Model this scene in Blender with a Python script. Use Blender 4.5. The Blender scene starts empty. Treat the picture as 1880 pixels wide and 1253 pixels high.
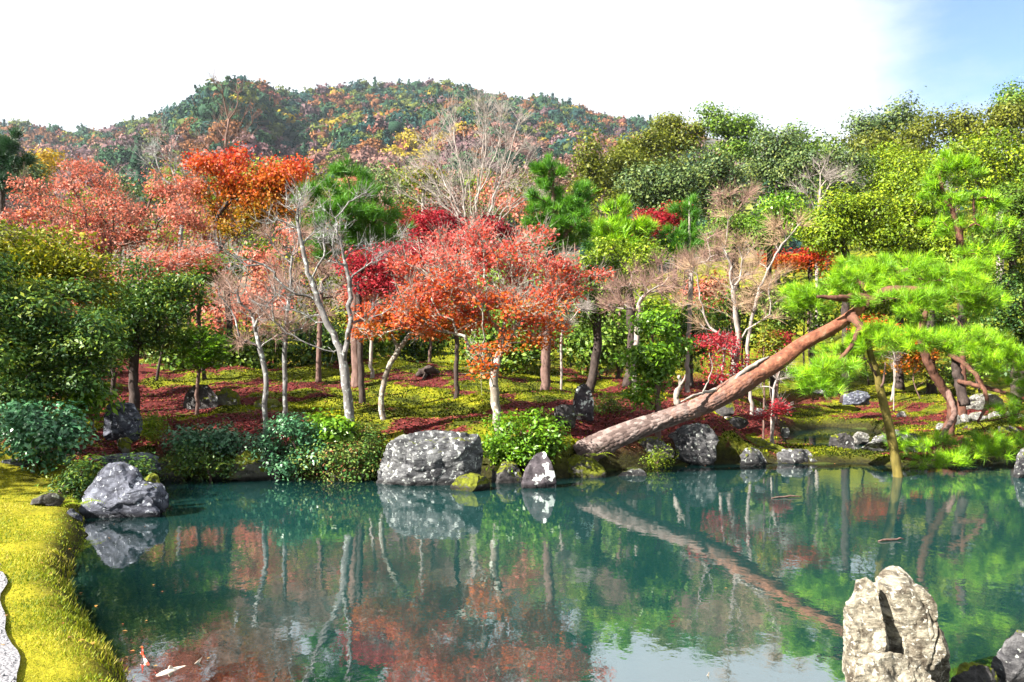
import bpy, math, random
import numpy as np
from mathutils import noise, Vector

# ------------------------------------------------------------------ camera, world, sun, exposure
SC = bpy.context.scene
COL = SC.collection
F, CX, HY, H = 1462.0, 940.0, 650.0, 2.0          # focal length in photo pixels, centre column, horizon row, eye height over the water

cam_d = bpy.data.cameras.new('camera')
cam = bpy.data.objects.new('camera', cam_d)
COL.objects.link(cam)
cam.location = (0, 0, H)
cam.rotation_euler = (math.radians(90), 0, 0)
cam_d.sensor_width = 36.0
cam_d.lens = 36.0 * F / 1880.0
cam_d.shift_y = (HY - 626.5) / 1880.0
cam_d.clip_start = 0.1
cam_d.clip_end = 5000
SC.camera = cam

SUN_DIR = Vector((-0.80, -0.46, 0.66)).normalized()
sun_el = math.asin(SUN_DIR.z)
sun_az = math.atan2(SUN_DIR.x, SUN_DIR.y)
sun_d = bpy.data.lights.new('sun', 'SUN')
sun_d.energy = 4.6
sun_d.angle = math.radians(0.5)
sun_d.color = (1.0, 0.93, 0.82)
sun = bpy.data.objects.new('sun', sun_d)
COL.objects.link(sun)
sun.rotation_euler = SUN_DIR.to_track_quat('Z', 'Y').to_euler()

world = bpy.data.worlds.new('World')
SC.world = world
world.use_nodes = True
wn, wl = world.node_tree.nodes, world.node_tree.links
wn.clear()
w_out = wn.new('ShaderNodeOutputWorld')
w_sky = wn.new('ShaderNodeTexSky')
w_sky.sky_type = 'NISHITA'
w_sky.sun_disc = False
w_sky.sun_elevation = sun_el
w_sky.sun_rotation = sun_az
w_sky.air_density = 0.7; w_sky.dust_density = 0.2; w_sky.ozone_density = 3.0
w_bg = wn.new('ShaderNodeBackground'); w_bg.inputs['Strength'].default_value = 0.05
wl.new(w_sky.outputs['Color'], w_bg.inputs['Color'])
w_cl = wn.new('ShaderNodeBackground')
w_cl.inputs['Color'].default_value = (0.89, 0.95, 1.0, 1)
w_cl.inputs['Strength'].default_value = 0.215
w_tc = wn.new('ShaderNodeTexCoord')
w_map = wn.new('ShaderNodeMapping'); w_map.inputs['Scale'].default_value = (1.0, 1.0, 2.2)
wl.new(w_tc.outputs['Generated'], w_map.inputs['Vector'])
w_nz = wn.new('ShaderNodeTexNoise'); w_nz.inputs['Scale'].default_value = 3.0
w_nz.inputs['Detail'].default_value = 7.0; w_nz.inputs['Roughness'].default_value = 0.55
wl.new(w_map.outputs['Vector'], w_nz.inputs['Vector'])
# a break in the thin cloud, towards the upper right of the view
w_dot = wn.new('ShaderNodeVectorMath'); w_dot.operation = 'DOT_PRODUCT'
wl.new(w_tc.outputs['Generated'], w_dot.inputs[0])
w_dot.inputs[1].default_value = Vector((0.75, 1.0, 0.58)).normalized()
w_r1 = wn.new('ShaderNodeMapRange'); w_r1.inputs['From Min'].default_value = 0.955; w_r1.inputs['From Max'].default_value = 1.0
w_r1.inputs['To Min'].default_value = 0.0; w_r1.inputs['To Max'].default_value = 0.62
wl.new(w_dot.outputs['Value'], w_r1.inputs['Value'])
w_sub = wn.new('ShaderNodeMath'); w_sub.operation = 'SUBTRACT'
wl.new(w_nz.outputs['Fac'], w_sub.inputs[0]); wl.new(w_r1.outputs['Result'], w_sub.inputs[1])
w_r2 = wn.new('ShaderNodeMapRange'); w_r2.interpolation_type = 'SMOOTHSTEP'
w_r2.inputs['From Min'].default_value = 0.02; w_r2.inputs['From Max'].default_value = 0.38
wl.new(w_sub.outputs['Value'], w_r2.inputs['Value'])
w_mix = wn.new('ShaderNodeMixShader')
wl.new(w_r2.outputs['Result'], w_mix.inputs['Fac'])
wl.new(w_bg.outputs['Background'], w_mix.inputs[1])
wl.new(w_cl.outputs['Background'], w_mix.inputs[2])
wl.new(w_mix.outputs['Shader'], w_out.inputs['Surface'])

SC.view_settings.view_transform = 'Standard'
SC.view_settings.look = 'None'
SC.view_settings.gamma = 1.0
SC.view_settings.use_curve_mapping = False
SC.view_settings.exposure = 2.6
SC.render.engine = 'CYCLES'
SC.cycles.max_bounces = 7
SC.cycles.diffuse_bounces = 3
SC.cycles.glossy_bounces = 3
SC.cycles.transmission_bounces = 3
SC.cycles.transparent_max_bounces = 8
SC.cycles.caustics_reflective = False
SC.cycles.caustics_refractive = False
SC.cycles.sample_clamp_indirect = 4.0

rng = np.random.default_rng(7)
random.seed(7)

# ------------------------------------------------------------------ helpers
def P(px, py, Y):
    return np.array([(px - CX) / F * Y, Y, H + (HY - py) / F * Y])

def W(px, py, z=0.0):
    Y = (H - z) * F / (py - HY)
    return ((px - CX) / F * Y, Y)

def sm(a, b, x):
    t = np.clip((np.asarray(x, float) - a) / (b - a), 0, 1)
    return t * t * (3 - 2 * t)

def mesh_np(name, V, Q, var=None, smooth=False, attrs=None):
    """V (n,3); Q (m,k) faces of one size, or a list of such arrays."""
    me = bpy.data.meshes.new(name)
    V = np.ascontiguousarray(V, dtype=np.float32)
    me.vertices.add(len(V)); me.vertices.foreach_set('co', V.ravel())
    Qs = Q if isinstance(Q, list) else [Q]
    Qs = [np.asarray(q, dtype=np.int32) for q in Qs if len(q)]
    nl = sum(q.size for q in Qs); npoly = sum(len(q) for q in Qs)
    me.loops.add(nl); me.loops.foreach_set('vertex_index', np.concatenate([q.ravel() for q in Qs]))
    tot = np.concatenate([np.full(len(q), q.shape[1], np.int32) for q in Qs])
    st = np.concatenate([[0], np.cumsum(tot)[:-1]]).astype(np.int32)
    me.polygons.add(npoly); me.polygons.foreach_set('loop_start', st)
    if var is not None:
        a = me.attributes.new('var', 'FLOAT', 'FACE'); a.data.foreach_set('value', np.asarray(var, np.float32))
    if attrs:
        for k, v in attrs.items():
            a = me.attributes.new(k, 'FLOAT', 'POINT'); a.data.foreach_set('value', np.asarray(v, np.float32))
    me.update(calc_edges=True)
    if smooth:
        me.polygons.foreach_set('use_smooth', np.ones(npoly, bool))
    return me

def obj(name, me, mat=None, parent=None, loc=None):
    o = bpy.data.objects.new(name, me)
    if mat is not None and me is not None:
        if len(me.materials) == 0: me.materials.append(mat)
    if parent is not None: o.parent = parent
    if loc is not None: o.location = loc
    COL.objects.link(o)
    return o

def tag(o, label=None, cat=None, group=None, kind=None):
    if label: o['label'] = label
    if cat: o['category'] = cat
    if group: o['group'] = group
    if kind: o['kind'] = kind
    return o

def thing(name, loc, label, cat, group=None):
    o = obj(name, None, loc=tuple(float(v) for v in loc))
    return tag(o, label, cat, group)

# ------------------------------------------------------------------ materials
def nt(name):
    m = bpy.data.materials.new(name); m.use_nodes = True
    t = m.node_tree; t.nodes.clear()
    out = t.nodes.new('ShaderNodeOutputMaterial')
    return m, t, out

def N(t, typ, **kw):
    n = t.nodes.new(typ)
    for k, v in kw.items():
        if k in n.inputs: n.inputs[k].default_value = v
        else: setattr(n, k, v)
    return n

def ramp(t, stops, interp='LINEAR'):
    r = t.nodes.new('ShaderNodeValToRGB'); r.color_ramp.interpolation = interp
    e = r.color_ramp.elements
    while len(e) < len(stops): e.new(0.5)
    for el, (p, c) in zip(e, stops):
        el.position = p; el.color = (*c, 1) if len(c) == 3 else c
    return r

def leaf_mat(name, cols, transl=0.35, rough=0.55, spec=0.3):
    m, t, out = nt(name)
    a = N(t, 'ShaderNodeAttribute', attribute_name='var')
    n = len(cols)
    r = ramp(t, [(i / max(1, n - 1), c) for i, c in enumerate(cols)])
    t.links.new(a.outputs['Fac'], r.inputs['Fac'])
    b = N(t, 'ShaderNodeBsdfPrincipled', Roughness=rough)
    b.inputs['Specular IOR Level'].default_value = spec
    t.links.new(r.outputs['Color'], b.inputs['Base Color'])
    if transl > 0:
        tr = N(t, 'ShaderNodeBsdfTranslucent')
        t.links.new(r.outputs['Color'], tr.inputs['Color'])
        mx = N(t, 'ShaderNodeMixShader', Fac=transl)
        t.links.new(b.outputs['BSDF'], mx.inputs[1]); t.links.new(tr.outputs['BSDF'], mx.inputs[2])
        t.links.new(mx.outputs['Shader'], out.inputs['Surface'])
    else:
        t.links.new(b.outputs['BSDF'], out.inputs['Surface'])
    return m

def bark_mat(name, c0, c1, spots=None, scale=14.0, spot_amt=0.5, bump=0.5):
    m, t, out = nt(name)
    tc = N(t, 'ShaderNodeTexCoord')
    mp = N(t, 'ShaderNodeMapping', Scale=(1.0, 1.0, 0.35))
    t.links.new(tc.outputs['Object'], mp.inputs['Vector'])
    nz = N(t, 'ShaderNodeTexNoise', Scale=scale, Detail=6.0, Roughness=0.65)
    t.links.new(mp.outputs['Vector'], nz.inputs['Vector'])
    r = ramp(t, [(0.32, c0), (0.68, c1)])
    t.links.new(nz.outputs['Fac'], r.inputs['Fac'])
    col = r.outputs['Color']
    if spots:
        n2 = N(t, 'ShaderNodeTexNoise', Scale=scale * 0.8, Detail=4.0, Roughness=0.6)
        t.links.new(tc.outputs['Object'], n2.inputs['Vector'])
        r2 = ramp(t, [(spot_amt, (0, 0, 0)), (spot_amt + 0.06, (1, 1, 1))])
        t.links.new(n2.outputs['Fac'], r2.inputs['Fac'])
        mx = N(t, 'ShaderNodeMix', data_type='RGBA')
        t.links.new(r2.outputs['Color'], mx.inputs[0])
        t.links.new(col, mx.inputs[6]); mx.inputs[7].default_value = (*spots, 1)
        col = mx.outputs[2]
    b = N(t, 'ShaderNodeBsdfPrincipled', Roughness=0.9)
    b.inputs['Specular IOR Level'].default_value = 0.15
    t.links.new(col, b.inputs['Base Color'])
    bp = N(t, 'ShaderNodeBump', Strength=bump, Distance=0.02)
    t.links.new(nz.outputs['Fac'], bp.inputs['Height']); t.links.new(bp.outputs['Normal'], b.inputs['Normal'])
    t.links.new(b.outputs['BSDF'], out.inputs['Surface'])
    return m

def rock_mat(name, base, dark, lichen, lichen_amt=0.56, moss=0.0, scale=5.0, stain=0.5, mosscol=(0.10, 0.115, 0.006)):
    m, t, out = nt(name)
    L = t.links.new
    tc = N(t, 'ShaderNodeTexCoord')
    n1 = N(t, 'ShaderNodeTexNoise', Scale=scale * 0.7, Detail=8.0, Roughness=0.68, Distortion=0.6)
    L(tc.outputs['Object'], n1.inputs['Vector'])
    r1 = ramp(t, [(0.36, dark), (0.5, tuple(0.5 * (a + b) for a, b in zip(dark, base))), (0.62, base)])
    L(n1.outputs['Fac'], r1.inputs['Fac'])
    # strata and veins
    mp = N(t, 'ShaderNodeMapping', Rotation=(0.3, 0.85, 0.4), Scale=(1.0, 1.0, 2.6))
    L(tc.outputs['Object'], mp.inputs['Vector'])
    n2 = N(t, 'ShaderNodeTexNoise', Scale=scale, Detail=5.0, Roughness=0.6)
    L(mp.outputs['Vector'], n2.inputs['Vector'])
    r2 = ramp(t, [(stain - 0.1, (0.25, 0.25, 0.27)), (stain + 0.05, (1, 1, 1))])
    L(n2.outputs['Fac'], r2.inputs['Fac'])
    mu = N(t, 'ShaderNodeMix', data_type='RGBA', blend_type='MULTIPLY')
    mu.inputs[0].default_value = 0.75
    L(r1.outputs['Color'], mu.inputs[6]); L(r2.outputs['Color'], mu.inputs[7])
    # lichen rosettes
    vo = N(t, 'ShaderNodeTexNoise', Scale=scale * 2.1, Detail=5.0, Roughness=0.55, Distortion=0.3)
    L(tc.outputs['Object'], vo.inputs['Vector'])
    r3 = ramp(t, [(lichen_amt, (0, 0, 0)), (lichen_amt + 0.035, (1, 1, 1))])
    L(vo.outputs['Fac'], r3.inputs['Fac'])
    m3 = N(t, 'ShaderNodeMix', data_type='RGBA')
    L(r3.outputs['Color'], m3.inputs[0]); L(mu.outputs[2], m3.inputs[6]); m3.inputs[7].default_value = (*lichen, 1)
    col = m3.outputs[2]
    if moss > 0:
        ge = N(t, 'ShaderNodeNewGeometry')
        sx = N(t, 'ShaderNodeSeparateXYZ'); L(ge.outputs['Normal'], sx.inputs[0])
        n4 = N(t, 'ShaderNodeTexNoise', Scale=scale * 1.3, Detail=5.0, Roughness=0.7)
        L(tc.outputs['Object'], n4.inputs['Vector'])
        ad = N(t, 'ShaderNodeMath', operation='MULTIPLY_ADD'); ad.inputs[1].default_value = 0.42; 
        L(sx.outputs['Z'], ad.inputs[0]); L(n4.outputs['Fac'], ad.inputs[2])
        r4 = ramp(t, [(min(0.97, 1.0 - moss * 0.5), (0, 0, 0)), (min(1.0, 1.04 - moss * 0.5), (1, 1, 1))])
        L(ad.outputs[0], r4.inputs['Fac'])
        m4 = N(t, 'ShaderNodeMix', data_type='RGBA')
        L(r4.outputs['Color'], m4.inputs[0]); L(col, m4.inputs[6]); 
        mv = ramp(t, [(0.35, tuple(c * .28 for c in mosscol)), (0.62, mosscol), (0.8, tuple(c * 1.5 for c in mosscol))])
        n6 = N(t, 'ShaderNodeTexNoise', Scale=scale * 5, Detail=5.0, Roughness=0.75); L(tc.outputs['Object'], n6.inputs['Vector'])
        L(n6.outputs['Fac'], mv.inputs['Fac']); L(mv.outputs['Color'], m4.inputs[7])
        col = m4.outputs[2]
    gw = N(t, 'ShaderNodeNewGeometry'); sw = N(t, 'ShaderNodeSeparateXYZ'); L(gw.outputs['Position'], sw.inputs[0])
    nw = N(t, 'ShaderNodeMath', operation='MULTIPLY_ADD'); nw.inputs[1].default_value = -0.10; L(n1.outputs['Fac'], nw.inputs[0]); L(sw.outputs['Z'], nw.inputs[2])
    rw = N(t, 'ShaderNodeMapRange'); rw.inputs['From Min'].default_value = -0.01; rw.inputs['From Max'].default_value = 0.035
    rw.inputs['To Min'].default_value = 0.30; rw.inputs['To Max'].default_value = 1.0; L(nw.outputs[0], rw.inputs['Value'])
    mwt = N(t, 'ShaderNodeVectorMath', operation='SCALE'); L(col, mwt.inputs[0]); L(rw.outputs['Result'], mwt.inputs['Scale'])
    col = mwt.outputs[0]
    b = N(t, 'ShaderNodeBsdfPrincipled', Roughness=0.88)
    b.inputs['Specular IOR Level'].default_value = 0.2
    L(col, b.inputs['Base Color'])
    ad2 = N(t, 'ShaderNodeMath', operation='ADD'); L(n1.outputs['Fac'], ad2.inputs[0]); L(n2.outputs['Fac'], ad2.inputs[1])
    n5 = N(t, 'ShaderNodeTexNoise', Scale=scale * 9, Detail=4.0, Roughness=0.7); L(tc.outputs['Object'], n5.inputs['Vector'])
    ad3 = N(t, 'ShaderNodeMath', operation='MULTIPLY_ADD'); ad3.inputs[1].default_value = 0.35
    L(n5.outputs['Fac'], ad3.inputs[0]); L(ad2.outputs[0], ad3.inputs[2])
    bp = N(t, 'ShaderNodeBump', Strength=0.75, Distance=0.035)
    L(ad3.outputs[0], bp.inputs['Height']); L(bp.outputs['Normal'], b.inputs['Normal'])
    L(b.outputs['BSDF'], out.inputs['Surface'])
    return m

# ------------------------------------------------------------------ pond outline and terrain
near_left = [W(268, 1262, .12), W(238, 1215, .12), W(205, 1180, .12), W(180, 1150, .12), W(160, 1110, .12), W(135, 1075, .12), W(128, 1040, .12), W(140, 1005, .12),
             W(158, 975, .12), W(152, 950, .1)]
far_shore = [W(165, 930), W(215, 892), W(262, 876), W(300, 880), W(360, 877), (W(420, 876)), W(490, 880), W(560, 879), W(625, 880), W(680, 878), W(760, 876),
             W(880, 878), W(930, 878), W(1030, 878), W(1075, 872), W(1110, 864), W(1200, 858), W(1280, 851), W(1360, 853), W(1420, 851), W(1500, 852), W(1580, 850),
             W(1640, 858), W(1700, 853), W(1800, 846), W(1900, 842)]
rest = [(10.5, 14.6), (13.0, 13.0), (15.5, 9.0), (13.0, 5.4), (9.0, 4.5), (7.0, 4.4), (4.6, 4.3), (3.4, 4.0), (2.4, 3.6), (1.0, 3.3), (-0.6, 3.4), (-1.5, 3.9)]
POND = np.array(near_left + far_shore + rest)
POOL = np.array([W(1432, 806), W(1452, 792), W(1520, 784), W(1590, 788), W(1625, 800), W(1622, 824), W(1570, 836), W(1505, 828), W(1450, 824)])

def poly_sd(x, y, poly):
    """signed distance, positive outside"""
    x = np.asarray(x, float); y = np.asarray(y, float)
    d2 = np.full(x.shape, 1e18); ins = np.zeros(x.shape, bool)
    n = len(poly)
    for i in range(n):
        ax, ay = poly[i]; bx, by = poly[(i + 1) % n]
        ex, ey = bx - ax, by - ay
        t = np.clip(((x - ax) * ex + (y - ay) * ey) / (ex * ex + ey * ey + 1e-12), 0, 1)
        d2 = np.minimum(d2, (x - ax - t * ex) ** 2 + (y - ay - t * ey) ** 2)
        c = (ay > y) != (by > y)
        ins ^= c & (x < (bx - ax) * (y - ay) / (by - ay + 1e-12) + ax)
    d = np.sqrt(d2)
    return np.where(ins, -d, d)

def sd_water(x, y):
    return np.minimum(poly_sd(x, y, POND), poly_sd(x, y, POOL))

_ph = np.random.default_rng(3).uniform(0, 6.28, (40,))
def wob(x, y, k=1.0, o=0):
    """smooth cheap 2-D noise from sines, about -1..1"""
    x = np.asarray(x, float) * k; y = np.asarray(y, float) * k
    p = _ph
    return (np.sin(x * 1.0 + y * 0.6 + p[o]) + np.sin(x * -0.7 + y * 1.3 + p[o + 1]) + 0.7 * np.sin(x * 2.1 + y * 1.7 + p[o + 2])
            + 0.7 * np.sin(x * 1.9 - y * 2.3 + p[o + 3]) + 0.45 * np.sin(x * 4.1 + y * 3.3 + p[o + 4]) + 0.45 * np.sin(-x * 3.7 + y * 4.6 + p[o + 5])) / 2.6

U_H = [-1.2, -0.64, -0.3, 0.0, 0.10, 0.25, 0.40, 0.64, 1.2]
V_H = [5.0, 4.0, 3.0, 3.5, 5.5, 8.5, 9.5, 15.0, 18.0]
def ground(x, y):
    x = np.asarray(x, float); y = np.asarray(y, float)
    s = sd_water(x, y)
    s = s + 0.05 * wob(x, y, 3.0, 6)
    so = np.maximum(s, 0)
    far = sm(9.8, 12.0, y - 0.25 * np.maximum(0, -x - 5.0) * 0)
    right = sm(6.0, 8.0, x) * sm(13.5, 15.5, y)
    spit = sm(4.0, 5.0, x) * (1 - sm(8.0, 8.6, x)) * (1 - sm(17.0, 18.0, y)) * sm(13.0, 14.0, y)
    nearc = 1 - sm(2.5, 4.5, y)
    bank = 0.17 * (1 - far) + far * (0.42 * (1 - right) + 0.20 * right)
    bank = bank * (1 - spit) + 0.13 * spit
    zf = bank * sm(-0.04, 0.22, s)
    rise = far * (1 - spit) * (1 - right) * 0.30 * sm(0.2, 1.5, so)
    slope = far * (0.093 * (1 - right) + 0.075 * right) * so * (1 - spit) + (1 - far) * 0.045 * np.minimum(so, 6)
    slope = np.minimum(slope, 1.9)
    bumps = far * 0.14 * wob(x, y, 1.1, 12) * sm(0.5, 3, so) + 0.02 * wob(x, y, 2.3, 18) * sm(0.1, 0.6, so)
    u = x / np.maximum(y, 8.0)
    hill = np.interp(u, U_H, V_H) * sm(24, 78, y) * sm(0, 1, so / 3)
    bed = -np.minimum(1.3, 0.10 + 0.42 * np.maximum(-s, 0)) * sm(0.0, 0.12, -s)
    return zf + rise + slope + bumps + hill + bed + nearc * 0.1 * sm(0, .5, so)

def gz(x, y):
    return float(ground(np.array([x]), np.array([y]))[0])

def gp(px, py, y0=3.0, y1=100.0):
    """where the view ray through a photo pixel meets the ground"""
    Y = np.concatenate([np.arange(y0, 30, 0.04), np.arange(30, y1, 0.3)])
    X = (px - CX) / F * Y; Z = H + (HY - py) / F * Y
    g = np.maximum(ground(X, Y), 0.0)
    k = np.argmax(g >= Z) if np.any(g >= Z) else len(Y) - 1
    return np.array([X[k], Y[k], g[k]])

def litter_mask(x, y):
    """0..1, where red fallen leaves gather on the far bank"""
    m = sm(-0.05, 0.35, wob(x, y, 0.85, 24) + 0.35 * wob(x, y, 2.6, 30))
    px = CX + F * x / np.maximum(y, 1)
    region = sm(10.3, 12.0, y) * (1 - sm(24, 30, y))
    bias = np.interp(px, [150, 420, 560, 700, 880, 1000, 1080, 1150, 1300, 1420, 1520, 1900], [.25, .3, .25, -.05, -.12, -.05, .25, .6, .6, .3, .05, .1])
    shore = 0.35 * np.exp(-((sd_water(x, y) - 0.9) / 0.5) ** 2)
    return region * np.clip(sm(0.0, 0.45, wob(x, y, 0.85, 24) + 0.55 * wob(x, y, 2.6, 30) + 0.45 * wob(x, y, 6.0, 4) + 1.6 * (bias - 0.05) + shore), 0, 1) * .9

xs = np.concatenate([np.linspace(-140, -30, 24), np.linspace(-28, -9, 40), np.arange(-8.8, 11.0, 0.115), np.linspace(11.2, 30, 40), np.linspace(32, 170, 30)])
ys = np.concatenate([np.linspace(-60, 2, 26), np.arange(2.2, 24.0, 0.115), np.linspace(24.3, 40, 40), np.linspace(41, 150, 60)])
GX, GY = np.meshgrid(xs, ys)
GZ = ground(GX, GY)
nx, ny = len(xs), len(ys)
idx = np.arange(nx * ny).reshape(ny, nx)
Q = np.stack([idx[:-1, :-1].ravel(), idx[:-1, 1:].ravel(), idx[1:, 1:].ravel(), idx[1:, :-1].ravel()], 1)
gs = sd_water(GX, GY).ravel()
far_a = (sm(9.8, 12.0, GY)).ravel()
lit_a = litter_mask(GX, GY).ravel()
me = mesh_np('ground', np.stack([GX.ravel(), GY.ravel(), GZ.ravel()], 1), Q, smooth=True,
             attrs={'litter': lit_a, 'far': far_a, 'shore': gs})

def ground_mat():
    m, t, out = nt('moss_and_soil')
    L = t.links.new
    tc = N(t, 'ShaderNodeTexCoord')
    n1 = N(t, 'ShaderNodeTexNoise', Scale=1.3, Detail=6.0, Roughness=0.7); L(tc.outputs['Object'], n1.inputs['Vector'])
    n2 = N(t, 'ShaderNodeTexNoise', Scale=17.0, Detail=5.0, Roughness=0.75); L(tc.outputs['Object'], n2.inputs['Vector'])
    ad = N(t, 'ShaderNodeMath', operation='MULTIPLY_ADD'); ad.inputs[1].default_value = 0.55
    L(n2.outputs['Fac'], ad.inputs[0]); L(n1.outputs['Fac'], ad.inputs[2])
    r1 = ramp(t, [(0.55, (0.012, 0.018, 0.004)), (0.68, (0.04, 0.05, 0.004)), (0.82, (0.11, 0.12, 0.005)), (0.95, (0.20, 0.19, 0.010))])
    L(ad.outputs[0], r1.inputs['Fac'])
    # lawn by the near bank
    rl = ramp(t, [(0.5, (0.05, 0.05, 0.006)), (0.75, (0.17, 0.16, 0.008)), (0.95, (0.26, 0.23, 0.015))])
    L(ad.outputs[0], rl.inputs['Fac'])
    af = N(t, 'ShaderNodeAttribute', attribute_name='far')
    mf = N(t, 'ShaderNodeMix', data_type='RGBA'); L(af.outputs['Fac'], mf.inputs[0]); L(rl.outputs['Color'], mf.inputs[6]); L(r1.outputs['Color'], mf.inputs[7])
    # leaf litter tint
    al = N(t, 'ShaderNodeAttribute', attribute_name='litter')
    n3 = N(t, 'ShaderNodeTexNoise', Scale=34.0, Detail=3.0, Roughness=0.7); L(tc.outputs['Object'], n3.inputs['Vector'])
    rr = ramp(t, [(0.36, (0.022, 0.010, 0.008)), (0.52, (0.085, 0.014, 0.014)), (0.68, (0.16, 0.03, 0.025))]); L(n3.outputs['Fac'], rr.inputs['Fac'])
    ms = N(t, 'ShaderNodeMath', operation='MULTIPLY_ADD'); ms.inputs[1].default_value = 1.6; L(n3.outputs['Fac'], ms.inputs[0])
    sb = N(t, 'ShaderNodeMath', operation='SUBTRACT'); L(al.outputs['Fac'], sb.inputs[0]); sb.inputs[1].default_value = 0.95
    L(sb.outputs[0], ms.inputs[2])
    rm = ramp(t, [(0.3, (0, 0, 0)), (0.5, (1, 1, 1))]); L(ms.outputs[0], rm.inputs['Fac'])
    ml = N(t, 'ShaderNodeMix', data_type='RGBA'); L(rm.outputs['Color'], ml.inputs[0]); L(mf.outputs[2], ml.inputs[6]); L(rr.outputs['Color'], ml.inputs[7])
    # wet soil at the waterline, silt under water
    ash = N(t, 'ShaderNodeAttribute', attribute_name='shore')
    mr = N(t, 'ShaderNodeMapRange'); mr.inputs['From Min'].default_value = 0.06; mr.inputs['From Max'].default_value = 0.34
    L(ash.outputs['Fac'], mr.inputs['Value'])
    rs = ramp(t, [(0.35, (0.010, 0.008, 0.005)), (0.7, (0.035, 0.036, 0.008))]); L(n2.outputs['Fac'], rs.inputs['Fac'])
    mb = N(t, 'ShaderNodeMix', data_type='RGBA'); L(mr.outputs['Result'], mb.inputs[0]); L(rs.outputs['Color'], mb.inputs[6]); L(ml.outputs[2], mb.inputs[7])
    mr2 = N(t, 'ShaderNodeMapRange'); mr2.inputs['From Min'].default_value = -2.2; mr2.inputs['From Max'].default_value = -0.15
    L(ash.outputs['Fac'], mr2.inputs['Value'])
    rb = ramp(t, [(0.2, (0.006, 0.03, 0.028)), (0.5, (0.014, 0.026, 0.010)), (0.85, (0.035, 0.045, 0.010))]); L(mr2.outputs['Result'], rb.inputs['Fac'])
    gt = N(t, 'ShaderNodeMath', operation='GREATER_THAN'); gt.inputs[1].default_value = -0.02; L(ash.outputs['Fac'], gt.inputs[0])
    mw = N(t, 'ShaderNodeMix', data_type='RGBA'); L(gt.outputs[0], mw.inputs[0]); L(rb.outputs['Color'], mw.inputs[6]); L(mb.outputs[2], mw.inputs[7])
    b = N(t, 'ShaderNodeBsdfPrincipled', Roughness=0.95); b.inputs['Specular IOR Level'].default_value = 0.1
    L(mw.outputs[2], b.inputs['Base Color'])
    bp = N(t, 'ShaderNodeBump', Strength=0.9, Distance=0.06); L(ad.outputs[0], bp.inputs['Height']); L(bp.outputs['Normal'], b.inputs['Normal'])
    L(b.outputs['BSDF'], out.inputs['Surface'])
    return m
M_ground = ground_mat()
g = obj('ground', me, M_ground); tag(g, 'mossy garden ground sloping up from the pond with red leaf litter', kind='structure')

# ------------------------------------------------------------------ water
def water_mat():
    m, t, out = nt('pond_water')
    L = t.links.new
    tc = N(t, 'ShaderNodeTexCoord')
    mp = N(t, 'ShaderNodeMapping', Scale=(1.0, 0.8, 1.0)); L(tc.outputs['Object'], mp.inputs['Vector'])
    n1 = N(t, 'ShaderNodeTexNoise', Scale=5.5, Detail=3.0, Roughness=0.5); L(mp.outputs['Vector'], n1.inputs['Vector'])
    n2 = N(t, 'ShaderNodeTexNoise', Scale=1.1, Detail=2.0, Roughness=0.5); L(mp.outputs['Vector'], n2.inputs['Vector'])
    n3 = N(t, 'ShaderNodeTexNoise', Scale=19.0, Detail=2.0, Roughness=0.5); L(mp.outputs['Vector'], n3.inputs['Vector'])
    a1 = N(t, 'ShaderNodeMath', operation='MULTIPLY_ADD'); a1.inputs[1].default_value = 1.3; L(n2.outputs['Fac'], a1.inputs[0]); L(n1.outputs['Fac'], a1.inputs[2])
    a2 = N(t, 'ShaderNodeMath', operation='MULTIPLY_ADD'); a2.inputs[1].default_value = 0.18; L(n3.outputs['Fac'], a2.inputs[0]); L(a1.outputs[0], a2.inputs[2])
    bp = N(t, 'ShaderNodeBump', Strength=0.07, Distance=0.02); L(a2.outputs[0], bp.inputs['Height'])
    gl = N(t, 'ShaderNodeBsdfGlossy', Roughness=0.015); gl.inputs['Color'].default_value = (0.96, 0.98, 1.0, 1); L(bp.outputs['Normal'], gl.inputs['Normal'])
    df = N(t, 'ShaderNodeBsdfDiffuse'); df.inputs['Color'].default_value = (0.009, 0.047, 0.046, 1)
    tr = N(t, 'ShaderNodeBsdfTransparent'); tr.inputs['Color'].default_value = (0.50, 0.85, 0.75, 1)
    mb = N(t, 'ShaderNodeMixShader'); dp = N(t, 'ShaderNodeAttribute', attribute_name='depth'); dr_ = N(t, 'ShaderNodeMapRange'); dr_.inputs['To Min'].default_value = 0.10; dr_.inputs['To Max'].default_value = 0.58; L(dp.outputs['Fac'], dr_.inputs['Value']); L(dr_.outputs['Result'], mb.inputs[0]); L(tr.outputs[0], mb.inputs[1]); L(df.outputs[0], mb.inputs[2])
    fr = N(t, 'ShaderNodeFresnel', IOR=5.0); L(bp.outputs['Normal'], fr.inputs['Normal'])
    mx = N(t, 'ShaderNodeMixShader'); L(fr.outputs[0], mx.inputs[0]); L(mb.outputs[0], mx.inputs[1]); L(gl.outputs[0], mx.inputs[2])
    L(mx.outputs[0], out.inputs['Surface'])
    return m
M_water = water_mat()
wx = np.linspace(-9, 19, 141); wy = np.linspace(2.6, 23, 103)
WX, WY = np.meshgrid(wx, wy); wi = np.arange(WX.size).reshape(WX.shape)
wq = np.stack([wi[:-1, :-1].ravel(), wi[:-1, 1:].ravel(), wi[1:, 1:].ravel(), wi[1:, :-1].ravel()], 1)
o = obj('water', mesh_np('water', np.stack([WX.ravel(), WY.ravel(), 0 * WX.ravel()], 1), wq, smooth=True, attrs={'depth': np.clip((-sd_water(WX, WY).ravel() + .25 * wob(WX, WY, 2.0, 5).ravel()) / 1.9, 0, 1)}), M_water)
tag(o, 'still turquoise pond water mirroring the trees', kind='structure')

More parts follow.
